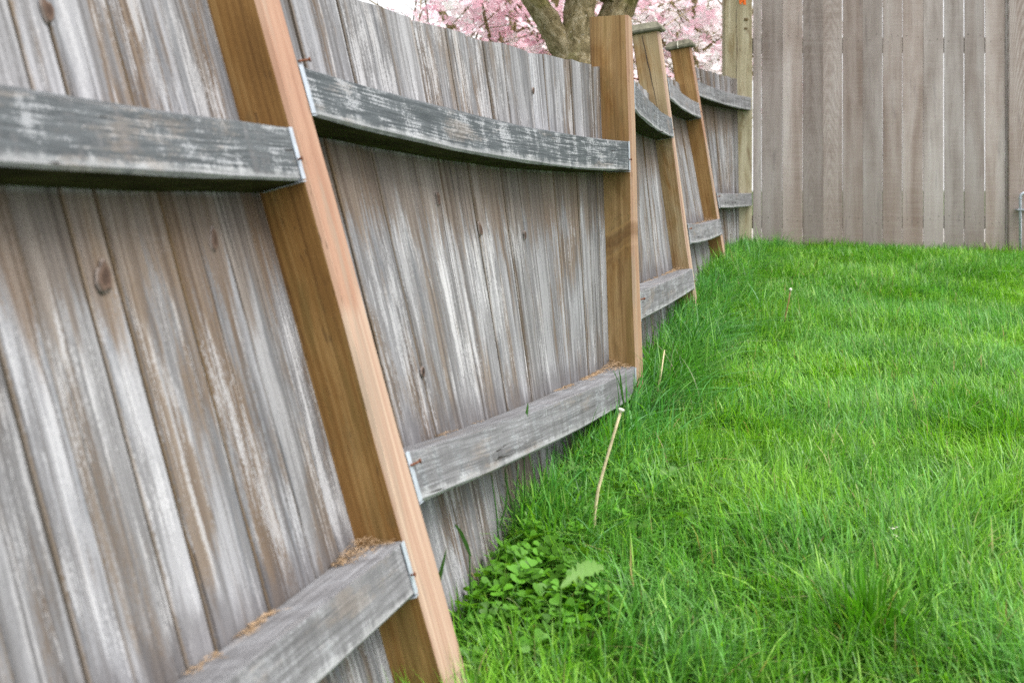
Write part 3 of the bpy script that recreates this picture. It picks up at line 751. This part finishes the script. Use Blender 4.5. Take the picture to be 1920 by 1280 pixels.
# ------------------------------------------------------------------ grass
def fence_x(y):      # where the boards meet the ground
    return np.interp(y, [-2, Y[1], Y[2], Y[3], Y[4], Y[5]], [-.115 - .26 * (Y[1] + 2), P(815, 1180, Y[1]).x, P(1201, 740, Y[2]).x, P(1306, 590, Y[3]).x, P(1354, 470, Y[4]).x, P(1404, 445, Y[5]).x]) - .085
def blades(name, x, y, h, w, head, bend, col, lift=0.0, segs=3):
    """one mesh of curved, tapering, slightly folded blades"""
    n = len(x); z = gz(x, y) - .006 + lift
    t = np.linspace(0, 1, segs + 1); dx, dy = np.cos(head), np.sin(head); sx, sy = -dy, dx
    V_ = np.zeros((n, 2 * segs + 1, 3), 'f'); C_ = np.zeros((n, 2 * segs + 1, 4), 'f'); C_[..., 3] = 1
    tw = RNG.uniform(-.9, .9, n)
    for k in range(segs + 1):
        tt = t[k]; out = h * bend * tt ** 1.8; up = h * (tt - .42 * np.minimum(bend, 1.3) * tt ** 2.2)
        cx = x + dx * out; cy = y + dy * out; cz = z + up
        ww = w * (1 - tt ** 2.2) * (.75 + .25 * min(1, tt * 4)) * .5
        a = tw * tt; ex = sx * np.cos(a) + dx * np.sin(a) * .6; ey = sy * np.cos(a) + dy * np.sin(a) * .6; ez = np.sin(a) * .5
        cc = col * (1.0 + .0 * tt)
        if k < segs:
            V_[:, 2 * k] = np.stack([cx - ex * ww, cy - ey * ww, cz - ez * ww], -1); V_[:, 2 * k + 1] = np.stack([cx + ex * ww, cy + ey * ww, cz + ez * ww], -1)
            C_[:, 2 * k, :3] = cc; C_[:, 2 * k + 1, :3] = cc
        else:
            V_[:, 2 * k] = np.stack([cx, cy, cz], -1); C_[:, 2 * k, :3] = cc
    nv = 2 * segs + 1; tri = []
    for k in range(segs - 1):
        tri += [(2 * k, 2 * k + 1, 2 * k + 3), (2 * k, 2 * k + 3, 2 * k + 2)]
    tri.append((2 * segs - 2, 2 * segs - 1, 2 * segs))
    tri = np.array(tri); Fc = (tri[None] + (np.arange(n) * nv)[:, None, None]).reshape(-1, 3)
    return bigmesh(name, V_.reshape(-1, 3), Fc, C_.reshape(-1, 4), M['grass'])
def bigmesh(name, verts, tris, cols, mat, parent=None, smooth=True):
    me = bpy.data.meshes.new(name); nv, nf = len(verts), len(tris)
    me.vertices.add(nv); me.vertices.foreach_set('co', np.asarray(verts, 'f').ravel())
    me.loops.add(nf * 3); me.loops.foreach_set('vertex_index', np.asarray(tris, 'i').ravel())
    me.polygons.add(nf); me.polygons.foreach_set('loop_start', np.arange(0, nf * 3, 3, dtype='i'))
    try: me.polygons.foreach_set('loop_total', np.full(nf, 3, 'i'))
    except Exception: pass
    if smooth: me.polygons.foreach_set('use_smooth', np.ones(nf, bool))
    a = me.attributes.new('col', 'FLOAT_COLOR', 'POINT'); a.data.foreach_set('color', np.asarray(cols, 'f').ravel())
    me.materials.append(mat); me.update(calc_edges=True); me.validate()
    o = bpy.data.objects.new(name, me); COL.objects.link(o)
    if parent: o.parent = parent
    return o
PAL = np.array([(.205, .460, .032), (.096, .30, .020), (.112, .325, .070), (.036, .14, .012), (.31, .55, .11), (.215, .43, .15)])
def grass_cols(x, y, shift=0.0):
    n = len(x); p = (vnoise(x, y, 2.1, 41) * .55 + vnoise(x, y, 5.0, 42) * .45 - .5) * 1.5 + .46 + RNG.normal(0, .13, n) + shift
    c = np.empty((n, 3))
    q = np.clip((p - .25) / .5, 0, 1)[:, None]
    c = PAL[1] * (1 - q) + PAL[0] * q
    blue = (vnoise(x, y, 3.3, 43) + RNG.normal(0, .15, n) > .62)[:, None]; c = np.where(blue, c * .35 + PAL[2] * .75, c)
    u = RNG.random(n)[:, None]
    c = np.where(u < .22, PAL[3] * .75 + c * .25, c); c = np.where(u > .93, PAL[4], c); c = np.where((u > .88) & (u < .93), PAL[5], c)
    v = RNG.random(n)[:, None]; c = np.where(v < .007, np.array([.36, .30, .13]), c); c = np.where((v > .007) & (v < .018), np.array([.30, .33, .12]), c)
    return c * RNG.uniform(.72, 1.22, (n, 1))
TUFT = P(1625, 1190, 2.38)   # a big splayed tuft in the foreground
CLOV = [(P(985, 1075, 2.55), .165, .23), (P(1190, 915, 3.05), .20, .28)]
def lawn():
    xs = []; ys = []
    for (y0, y1, dens, mr) in ((1.5, 2.2, 12000, .45), (2.2, 3.2, 23000, .35), (3.2, 4.6, 22000, .25), (4.6, 6.6, 17000, .25), (6.6, 9.24, 11000, .3)):
        xa = float(fence_x(y0)); xb = .384 * y1 + mr; n = int((xb - xa) * (y1 - y0) * dens)
        xs.append(rnd(xa, xb, n)); ys.append(rnd(y0, y1, n))
    # thinner beyond the picture
    n = 26000; xs.append(rnd(-.5, 5.5, n)); ys.append(rnd(-.6, 9.1, n))
    x = np.concatenate(xs); y = np.concatenate(ys)
    keep = (x > fence_x(y) + .01) & (y < 9.2)
    for ci, (c, rx, ry) in enumerate(CLOV):
        d = ((x - c.x) / rx) ** 2 + ((y - c.y) / ry) ** 2; keep &= ~((d < 1) & (RNG.random(len(x)) < (.66 if ci == 0 else .35)))
    d = (x - TUFT.x) ** 2 + (y - TUFT.y) ** 2; keep &= ~((d < .008) & (RNG.random(len(x)) < .6))
    # slightly patchy growth
    keep &= (RNG.random(len(x)) < .30 + .9 * vnoise(x, y, 11, 44))
    x = x[keep]; y = y[keep]; n = len(x)
    big = vnoise(x, y, 1.6, 45) * .6 + vnoise(x, y, 5, 46) * .4
    h = (.040 + .095 * big) * RNG.uniform(.5, 1.5, n)
    w = RNG.uniform(.0026, .0058, n) * (1 + .10 * np.maximum(y - 3, 0))
    flow = (vnoise(x, y, 1.4, 47) * 2 + vnoise(x, y, 4.5, 48)) * 4.6
    head = flow + RNG.normal(0, 1.25, n); bend = np.abs(RNG.normal(.6, .45, n)) + .05
    o = blades('lawn_grass', x, y, h, w, head, bend, grass_cols(x, y))
    tag(o, 'bright green unmown lawn grass covering the yard', 'lawn', kind='stuff')
lawn()
def fence_grass():
    n = 9000; y = rnd(1.5, 9.15, n); x = fence_x(y) + .02 + np.abs(RNG.normal(0, .11, n))
    thick = np.interp(y, [1.5, 2.3, 3.0, 3.6, 4.2, 5.5, 8.8, 9.2], [.35, .25, .55, .8, 1, 1.15, .9, .7])
    k = RNG.random(n) < thick * (.3 + vnoise(x, y, 5, 51)) ; x = x[k]; y = y[k]; n = len(x)
    for (c, rx, ry) in CLOV[:1]:
        k = ~((((x - c.x) / rx) ** 2 + ((y - c.y) / ry) ** 2 < 1.1) & (RNG.random(n) < .93)); x = x[k]; y = y[k]; n = len(x)
    tl = np.interp(y, [1.5, 2.6, 3.4, 4.2, 5.5, 7.5, 9.2], [.09, .10, .15, .18, .18, .16, .12])
    h = tl * RNG.uniform(.6, 1.35, n); w = RNG.uniform(.0034, .0072, n); head = RNG.normal(-.15, 1.3, n); bend = np.abs(RNG.normal(.75, .4, n))
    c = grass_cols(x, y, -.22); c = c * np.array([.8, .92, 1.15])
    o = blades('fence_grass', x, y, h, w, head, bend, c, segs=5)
    tag(o, 'longer arching grass growing along the foot of the leaning fence', 'grass', kind='stuff')
    # ragged clumps, thickest past the uncapped post
    X_, Y_, H_, A_, B_, W_ = [], [], [], [], [], []
    for k in range(120):
        cy = RNG.choice([RNG.uniform(2.9, 9.0), RNG.uniform(3.7, 7.2), RNG.uniform(5.2, 9.0)]); cx = float(fence_x(cy)) + .05 + abs(RNG.normal(0, .15)); m = int(RNG.uniform(16, 46)); hh = RNG.uniform(.07, .21) * (1.2 if 4.0 < cy else 1)
        rr = np.abs(RNG.normal(0, .03, m)); aa = RNG.uniform(0, 6.283, m); lean = RNG.normal(0, 1.8)
        X_.append(cx + rr * np.cos(aa)); Y_.append(cy + rr * np.sin(aa)); H_.append(hh * RNG.uniform(.6, 1.3, m)); A_.append(np.where(RNG.random(m) < .5, aa, lean + RNG.normal(0, .5, m))); B_.append(np.abs(RNG.normal(.7, .4, m)) + .1); W_.append(RNG.uniform(.003, .0075, m))
    X_, Y_, H_, A_, B_, W_ = map(np.concatenate, (X_, Y_, H_, A_, B_, W_)); k = (X_ > fence_x(Y_) + .012) & (Y_ < 9.15)
    X_, Y_, H_, A_, B_, W_ = (q[k] for q in (X_, Y_, H_, A_, B_, W_))
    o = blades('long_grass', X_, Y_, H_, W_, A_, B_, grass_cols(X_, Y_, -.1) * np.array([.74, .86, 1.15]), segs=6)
    tag(o, 'ragged clumps of tall drooping grass at the fence foot beyond the uncapped post', 'grass', kind='stuff')
    # a ragged line at the foot of the tall fence
    n = 1500; x = rnd(1.65, 5.2, n); y = 9.22 - np.abs(RNG.normal(0, .06, n)) - (x - 1.67) * .045; h = (.06 + .09 * vnoise(x, y, 4, 52)) * RNG.uniform(.6, 1.4, n)
    k = RNG.random(n) < .03; h[k] += .05
    o = blades('border_grass', x, y, h, rnd(.003, .005, n), RNG.uniform(0, 6.28, n), np.abs(RNG.normal(.4, .25, n)), grass_cols(x, y), segs=4)
    tag(o, 'uneven grass fringe at the foot of the tall taupe fence', 'grass', kind='stuff')
fence_grass()
def tuft():
    n = 520; r = np.abs(RNG.normal(0, .10, n)); a = RNG.uniform(0, 6.283, n); x = TUFT.x + r * np.cos(a); y = TUFT.y + r * np.sin(a)
    head = a + RNG.normal(0, .8, n); bend = .3 + r * 4 + RNG.normal(0, .3, n)
    h = RNG.uniform(.08, .185, n) * (1 - r * 1.6).clip(.4, 1); c = grass_cols(x, y, -.1) * np.array([.85, .92, .6])
    o = blades('grass_tuft', x, y, h, rnd(.0028, .0060, n), head, np.clip(bend, .08, 1.3), c, segs=5)
    tag(o, 'big splayed tuft of darker grass standing above the lawn in the foreground', 'grass tuft')
tuft()

# ------------------------------------------------------------------ clover
def leaflet(gm, L, Wd, cup, ang, seed):
    rs = random.Random(seed); ca, sa = math.cos(ang), math.sin(ang)
    out = [(0, 0)] + [(.30, .28), (.62, .48), (.88, .42), (1.0, .22), (.93, 0), (1.0, -.22), (.88, -.42), (.62, -.48), (.30, -.28)]
    pts = []
    for (a, b) in out:
        xx = .002 + a * L; yy = b * Wd; zz = abs(b) * cup * Wd + math.sin(a * 2.4) * L * .10
        pts.append(Vector((xx * ca - yy * sa, xx * sa + yy * ca, zz)))
    mid = Vector(((.002 + .6 * L) * ca, (.002 + .6 * L) * sa, L * .08)); n = len(pts)
    gm.add([mid] + pts, [(0, i + 1, (i + 1) % n + 1) for i in range(n)])
def clover_mesh(seed):
    rs = random.Random(seed); g = G()
    for k in range(3): leaflet(g, rs.uniform(.020, .026), rs.uniform(.024, .029), rs.uniform(.05, .35), k * 2.094 + rs.uniform(-.15, .15), seed * 3 + k)
    g.tube([(0, 0, 0), (.004, .002, -.03), (rs.uniform(-.01, .02), rs.uniform(-.01, .01), -.075)], .0008, 5, cap=False)
    me = bpy.data.meshes.new('clover_leaf'); me.from_pydata([tuple(v) for v in g.v], [], g.f); me.materials.append(M['clover'])
    me.polygons.foreach_set('use_smooth', [True] * len(me.polygons)); return me
cl = [clover_mesh(i) for i in range(7)]
def clover_patch(ci, cnt, label, hmin, hmax):
    c, rx, ry = CLOV[ci]; bz = float(gz(c.x, c.y))
    root = thing('clover_patch', V(c.x, c.y, bz), label, 'clover')
    rs = random.Random(900 + ci); k = 0
    while k < cnt:
        a = rs.uniform(0, 6.283); r = math.sqrt(rs.random()) * (1 + rs.gauss(0, .16)); x = c.x + r * rx * math.cos(a); y = c.y + r * ry * math.sin(a)
        if x < float(fence_x(y)) + .025: continue
        o = bpy.data.objects.new('clover_leaf', cl[rs.randrange(7)]); COL.objects.link(o); o.parent = root
        h = rs.uniform(hmin, hmax)
        o.location = V(x, y, float(gz(x, y)) + max(h, .02)) - root.location
        o.rotation_euler = (rs.gauss(.12, .32), rs.gauss(0, .32), rs.uniform(0, 6.283)); s = rs.uniform(.55, 1.3) * (1 if ci == 0 else .75); o.scale = (s, s, s); k += 1
clover_patch(0, 290, 'dense bright green clover patch beside the foot of the leaning fence', .02, .062)
clover_patch(1, 110, 'sparser clover mixed with grass, farther out past the dry dandelion stem', .03, .07)

# ------------------------------------------------------------------ single plants
def stem_plant(name, base_px, pts_px, Yd, rads, mat, label, cat, head=None):
    b0 = P(*pts_px[0], Yd); b0.z = float(gz(b0.x, Yd)) - .01
    t = thing(name, b0, label, cat)
    g = G(); pts = [b0] + [P(*q, Yd) for q in pts_px[1:]]
    g.tube(pts, rads, 8); g.build('stem', mat, t, smooth=True)
    return t, pts
t, pts = stem_plant('dandelion_stem', None, [(1113, 1010), (1115, 960), (1122, 915), (1137, 862), (1153, 808), (1164, 771)], 2.82, [.0035, .0035, .0033, .0031, .0029, .0027], M['straw'],
                    'tall bare dandelion stalk, dry and cream coloured, leaning before the fence', 'dandelion')
d = (pts[-1] - pts[-2]).normalized(); g = G(); g.tube([pts[-1] - d * .002, pts[-1] + d * .002, pts[-1] + d * .005, pts[-1] + d * .0065], [.003, .006, .007, .004], 12)
g.build('seed_head', M['cream'], t, smooth=True)
t, pts = stem_plant('dandelion_stem', None, [(1469, 607), (1473, 590), (1478, 568), (1482, 545)], 5.5, [.003, .003, .0028, .0026], M['redstem'],
                    'short reddish dandelion stalk with a white tip out on the lawn', 'dandelion')
g = G(); d = (pts[-1] - pts[-2]).normalized(); g.tube([pts[-1] - d * .003, pts[-1] + d * .003, pts[-1] + d * .008, pts[-1] + d * .011], [.003, .0065, .0065, .003], 10); g.build('seed_head', M['cream'], t, smooth=True)
stem_plant('straw_stalk', None, [(1232, 752), (1234, 730), (1240, 695), (1246, 656)], 4.0, [.003, .003, .0028, .0015], M['straw'],
           'yellowed straw stalk standing in the long grass right of the uncapped post', 'grass stalk')

def blade_strip(g, pts, widths, side):
    vs = []; fs = []
    for p, w in zip(pts, widths): vs += [Vector(p) - Vector(side) * w / 2, Vector(p) + Vector((0, -.0007, 0)), Vector(p) + Vector(side) * w / 2]
    for i in range(len(pts) - 1):
        a = i * 3; fs += [(a, a + 1, a + 4, a + 3), (a + 1, a + 2, a + 5, a + 4)]
    g.add(vs, fs)
def grass_plant(label, Yd, culm, leaves):
    b0 = P(*culm[0], Yd); b0.z = float(gz(b0.x, Yd)) - .01
    t = thing('grass_stalk', b0, label, 'grass stalk')
    g = G(); n = len(culm); g.tube([b0] + [P(*q, Yd) for q in culm[1:]], [.0019 - .0009 * i / (n - 1) for i in range(n)], 6); g.build('stem', M['stemgreen'], t, smooth=True)
    for lf, w in leaves:
        g = G(); pts = [P(*q[:2], Yd + (q[2] if len(q) > 2 else 0)) for q in lf]; m = len(pts)
        blade_strip(g, pts, [w * (.55, .95, 1, .85, .6, .3, .02)[min(6, int(i * 6 / (m - 1)))] for i in range(m)], (.92, -.3, .15)); g.build('leaf', M['stemgreen'], t, smooth=True)
grass_plant('tall flowering-grass stalk with curled leaves crossing the lower rail', 2.9, [(982, 985), (984, 900), (982, 850), (984, 815)],
            [([(983, 812), (985, 800), (987, 780), (989, 764), (990, 754)], .0085), ([(982, 860), (976, 845), (971, 825), (976, 815, -.01), (985, 820, -.02), (991, 840, -.03), (994, 862, -.03), (997, 880, -.03)], .006)])
grass_plant('thin upright grass stalk against the boards below the rail', 2.75, [(938, 1000), (931, 960), (926, 925), (921, 890)], [([(936, 990), (948, 950), (952, 915), (950, 880)], .005)])
grass_plant('pale green stalk between two darker ones at the fence foot', 2.8, [(962, 990), (966, 940), (970, 900), (972, 870)], [([(968, 985), (957, 935), (948, 900), (947, 880), (952, 872)], .0045)])
grass_plant('green stalk rising across the end of the lower rail by the uncapped post', 3.6, [(1176, 780), (1168, 745), (1160, 715), (1150, 695)], [([(1172, 770), (1166, 735), (1163, 705), (1160, 690)], .007), ([(1178, 775), (1186, 740), (1196, 715), (1200, 700)], .006)])
grass_plant('dark grass blade leaning on the boards at the left end of the clover', 2.5, [(884, 1045), (880, 1035), (876, 1025)], [([(882, 1042), (874, 1020), (864, 997), (856, 986), (852, 981)], .009)])
grass_plant('green blade close to the tilted post below the lower rail', 2.3, [(822, 1135), (822, 1120), (822, 1105)], [([(820, 1110), (826, 1075), (833, 1045), (838, 1026)], .008)])

# the pale toothed leaf by the clover
b0 = P(1055, 1112, 2.36); bg0 = V(b0.x, b0.y, float(gz(b0.x, b0.y)))
t = thing('broad_leaf_weed', bg0, 'single pale toothed dandelion leaf lying over the clover', 'weed leaf')
g = G(); A = P(1052, 1105, 2.36); B = P(1132, 1068, 2.44); ax = (B - A); sdv = V(-.25, .72, .62).normalized(); N_ = 17
edge_w = [.002, .008, .003, .012, .005, .016, .007, .018, .010, .018, .011, .017, .011, .012, .009, .006, .001]
vs = []; fs = []
for i in range(N_):
    f = i / (N_ - 1); c = A.lerp(B, f) + V(0, 0, .012 * math.sin(f * 3.14)); w = edge_w[i]
    wob = .004 * math.sin(i * 2.3); vs += [c - sdv * w + V(0, 0, .004 + wob), c + V(0, 0, -.002), c + sdv * w + V(0, 0, .006 - wob)]
for i in range(N_ - 1):
    a = i * 3; fs += [(a, a + 3, a + 4, a + 1), (a + 1, a + 4, a + 5, a + 2)]
g.add(vs, fs); g.build('leaf', M['weed'], t, smooth=True)
g = G(); g.tube([A, bg0.lerp(A, .5) + V(-.004, 0, .004), bg0], .0018, 6); g.build('stem', M['weed'], t)
# small white-flowered weed in the lawn
b0 = P(1668, 1070, 2.72); b0.z = float(gz(b0.x, b0.y)); top = P(1675, 990, 2.72)
t = thing('flowering_weed', b0, 'small weed with a loose spike of tiny white flowers in the middle of the lawn', 'weed')
g = G(); g.tube([b0, b0.lerp(top, .5) + V(.002, 0, 0), top], [.0013, .001, .0007], 6); g.build('stem', M['stemgreen'], t)
rs = random.Random(5)
for i in range(12):
    f = rs.uniform(.3, 1.0); c = b0.lerp(top, f); a = rs.uniform(0, 6.28); rr = .004 + .018 * (1 - f) * rs.random() + .004
    q = c + V(math.cos(a) * rr, math.sin(a) * rr, .004); g = G(); g.tube([c, q], .0004, 4, cap=False)
    for k in range(4):
        an = k * 1.57 + a; e = V(math.cos(an), math.sin(an), .5) * .0026; s2 = V(-math.sin(an), math.cos(an), 0) * .0016
        g.add([q, q + e * .6 - s2, q + e, q + e * .6 + s2], [(0, 1, 2, 3)])
    g.build('flower', M['cream'], t)
# pale blade bent beside it
grass_plant('pale stiff grass blade standing beside the white-flowered weed', 2.78, [(1655, 1030), (1656, 1018)], [([(1656, 1025), (1662, 985), (1668, 955), (1674, 937)], .005)])

# ------------------------------------------------------------------ blossom trees beyond the fence
PETAL = np.array([(.93, .66, .745), (.94, .78, .83), (.95, .90, .915), (.95, .94, .93), (.84, .50, .60)])
def blossoms(name, pts, size, parent, mixw, seed):
    r = np.random.default_rng(seed); n = len(pts); pts = np.asarray(pts) - np.array(parent.location)
    nrm = r.normal(0, 1, (n, 3)); nrm[:, 2] = np.abs(nrm[:, 2]) + .3; nrm /= np.linalg.norm(nrm, axis=1)[:, None]
    a = np.cross(nrm, r.normal(0, 1, (n, 3))); a /= np.linalg.norm(a, axis=1)[:, None]; b = np.cross(nrm, a)
    s = size * r.uniform(.6, 1.25, n)[:, None]; vs = []; cu = nrm * s * .28
    V_ = np.zeros((n, 13, 3)); V_[:, 0] = pts
    for k in range(4):
        an = k * math.pi / 2; d = a * math.cos(an) + b * math.sin(an); e = -a * math.sin(an) + b * math.cos(an)
        V_[:, 1 + 3 * k] = pts + d * s * .6 - e * s * .42 + cu * .5; V_[:, 2 + 3 * k] = pts + d * s + cu; V_[:, 3 + 3 * k] = pts + d * s * .6 + e * s * .42 + cu * .5
    tri = []
    for k in range(4): tri += [(0, 1 + 3 * k, 2 + 3 * k), (0, 2 + 3 * k, 3 + 3 * k)]
    Fc = (np.array(tri)[None] + (np.arange(n) * 13)[:, None, None]).reshape(-1, 3)
    c = PETAL[r.choice(5, n, p=np.array(mixw) / sum(mixw))] * r.uniform(.85, 1.08, (n, 1)); C_ = np.ones((n, 13, 4)); C_[:, :, :3] = np.clip(c, 0, .95)[:, None]
    return bigmesh(name, V_.reshape(-1, 3), Fc, C_.reshape(-1, 4), M['petal'], parent, smooth=False)

def blossom_tree(loc, label, limbs, seed, spread, zlow, zhigh, nfl, mixw, flsize):
    """trunk and limbs as given, then layered branches whose sprays carry the flowers"""
    r = random.Random(seed); base = V(*loc); t = thing('blossom_tree', base, label, 'tree')
    tr = G(); br = G(); ends = []
    for li, (pts, rads) in enumerate(limbs):
        sp = []; rr = []
        for i in range(len(pts) - 1):
            for f in np.linspace(0, 1, 6)[:-1 if i < len(pts) - 2 else None]:
                p = Vector(pts[i]).lerp(Vector(pts[i + 1]), f); a = rads[i] + (rads[i + 1] - rads[i]) * f
                sp.append(p + V(r.gauss(0, a * .05), r.gauss(0, a * .05), 0)); rr.append(a * r.uniform(.94, 1.08))
        (tr if li == 0 else br).tube(sp, rr, 16)
        ends.append((Vector(pts[-1]), (Vector(pts[-1]) - Vector(pts[-2])).normalized(), rads[-1]))
        if li: ends.append((Vector(pts[len(pts) // 2]), V(r.gauss(0, 1), r.gauss(0, 1), .2).normalized(), rads[-1]))
    tr.build('trunk', M['bark'], t, smooth=True)
    if br.v: br.build('limb', M['bark'], t, smooth=True)
    tw = G(); sites = []
    for k in range(int(30 * spread)):
        e, d, ra = ends[k % len(ends)]
        a = r.uniform(0, 6.283); rad = spread * math.sqrt(r.random()); tz = r.uniform(zlow, zhigh) * (1 - .35 * (rad / spread) ** 2) 
        if tz < zlow: tz = zlow + r.random() * .3
        tgt = V(base.x + rad * math.cos(a), base.y + rad * math.sin(a), base.z + tz)
        mid = e.lerp(tgt, .5) + V(r.gauss(0, .12), r.gauss(0, .12), .18)
        path = []
        for f in np.linspace(0, 1, 7): path.append(e * (1 - f) ** 2 + mid * 2 * f * (1 - f) + tgt * f * f)
        tw.tube(path, [max(.004, min(ra * .4, .03) * (1 - f * .85)) for f in np.linspace(0, 1, 7)], 5, cap=False)
        for q in range(6):
            f = r.uniform(.35, 1.0); i = min(5, int(f * 6)); p = path[i].lerp(path[i + 1], f * 6 - i if i < 6 else 1)
            L = r.uniform(.25, .65) * spread * .45; a2 = r.uniform(0, 6.283); dd = V(math.cos(a2), math.sin(a2), r.gauss(.05, .22)); q2 = p + dd * L
            m2 = p.lerp(q2, .5) + V(0, 0, .05); tw.tube([p, m2, q2], [.006, .004, .002], 4, cap=False)
            for f2 in (.3, .5, .7, .85, 1.0): sites.append((p.lerp(q2, f2), .05 + .05 * r.random()))
    tw.build('twigs', M['bark'], t)
    rg = np.random.default_rng(seed); idx = rg.integers(0, len(sites), nfl); c = np.array([tuple(sites[i][0]) for i in idx]); sg = np.array([sites[i][1] for i in idx])
    pts = c + rg.normal(0, 1, (nfl, 3)) * sg[:, None] * np.array([1.5, 1.5, .8])
    blossoms('crown', pts, flsize, t, mixw, seed + 1)
    return t
TY = 8.0
tb = P(1100, 500, TY); tb.z = float(gz(tb.x, TY)) - .02
def L_(pp): return [P(x, y, yy) for (x, y, yy) in pp]
blossom_tree(tb, 'pink blossom tree with a thick mossy forked trunk close behind the leaning fence',
    [([tb - V(0, 0, .1), tb + V(0, 0, .25)] + L_([(1092, 260, TY), (1088, 150, TY), (1085, 95, TY), (1086, 40, TY), (1088, -40, TY), (1104, -240, TY), (1120, -420, TY)]), [.27, .22, .19, .165, .125, .10, .09, .065, .05]),
     (L_([(1078, 165, TY), (1058, 95, TY - .02), (1030, 45, TY - .05), (1000, -5, TY - .1), (935, -110, TY - .2), (860, -270, TY - .3)]), [.13, .082, .074, .068, .06, .04]),
     (L_([(1100, 160, TY + .1), (1128, 85, TY + .15), (1160, 15, TY + .2), (1200, -70, TY + .3), (1270, -250, TY + .5)]), [.12, .105, .10, .085, .05])],
    61, 2.3, 1.9, 4.4, 3000, [.30, .30, .2, .1, .10], .036)
def plain_limbs(x, y, h, lean, r0, seed):
    r = random.Random(seed); z = float(gz(x, y)) - .05; b = V(x, y, z); f = b + V(lean * .4, 0, h)
    L = [([b, b + V(lean * .2, 0, h * .5), f], [r0 * 1.25, r0, r0 * .85])]
    for k in range(4):
        a = k * 1.57 + r.uniform(-.4, .4); L.append(([f - V(0, 0, .05), f + V(math.cos(a) * .5, math.sin(a) * .5, .6), f + V(math.cos(a) * 1.0, math.sin(a) * 1.0, 1.3)], [r0 * .6, r0 * .45, r0 * .25]))
    return b, L
for (px, yy, h, lean, r0, sd_, spread, zl, zh, nf, mw, fs_, lb) in (
        (985, 12.0, 1.1, -.1, .10, 71, 2.0, 1.15, 3.6, 3000, [.40, .30, .16, .08, .04], .058, 'deep pink blossom tree beyond the fence, left of the forked mossy trunk'),
        (1290, 13.5, 1.2, .15, .10, 72, 2.0, 1.2, 4.0, 2800, [.08, .18, .34, .38, .02], .06, 'paler, almost white blossom tree seen over the two capped posts'),
        (1160, 17.5, 1.3, 0, .12, 73, 2.6, 1.3, 4.4, 2000, [.2, .3, .3, .15, .05], .075, 'pink blossom tree farthest back, behind the uncapped post')):
    b, L = plain_limbs((px - 960) / F * yy, yy, h, lean, r0, sd_)
    blossom_tree(b, lb, L, sd_, spread, zl, zh, nf, mw, fs_)
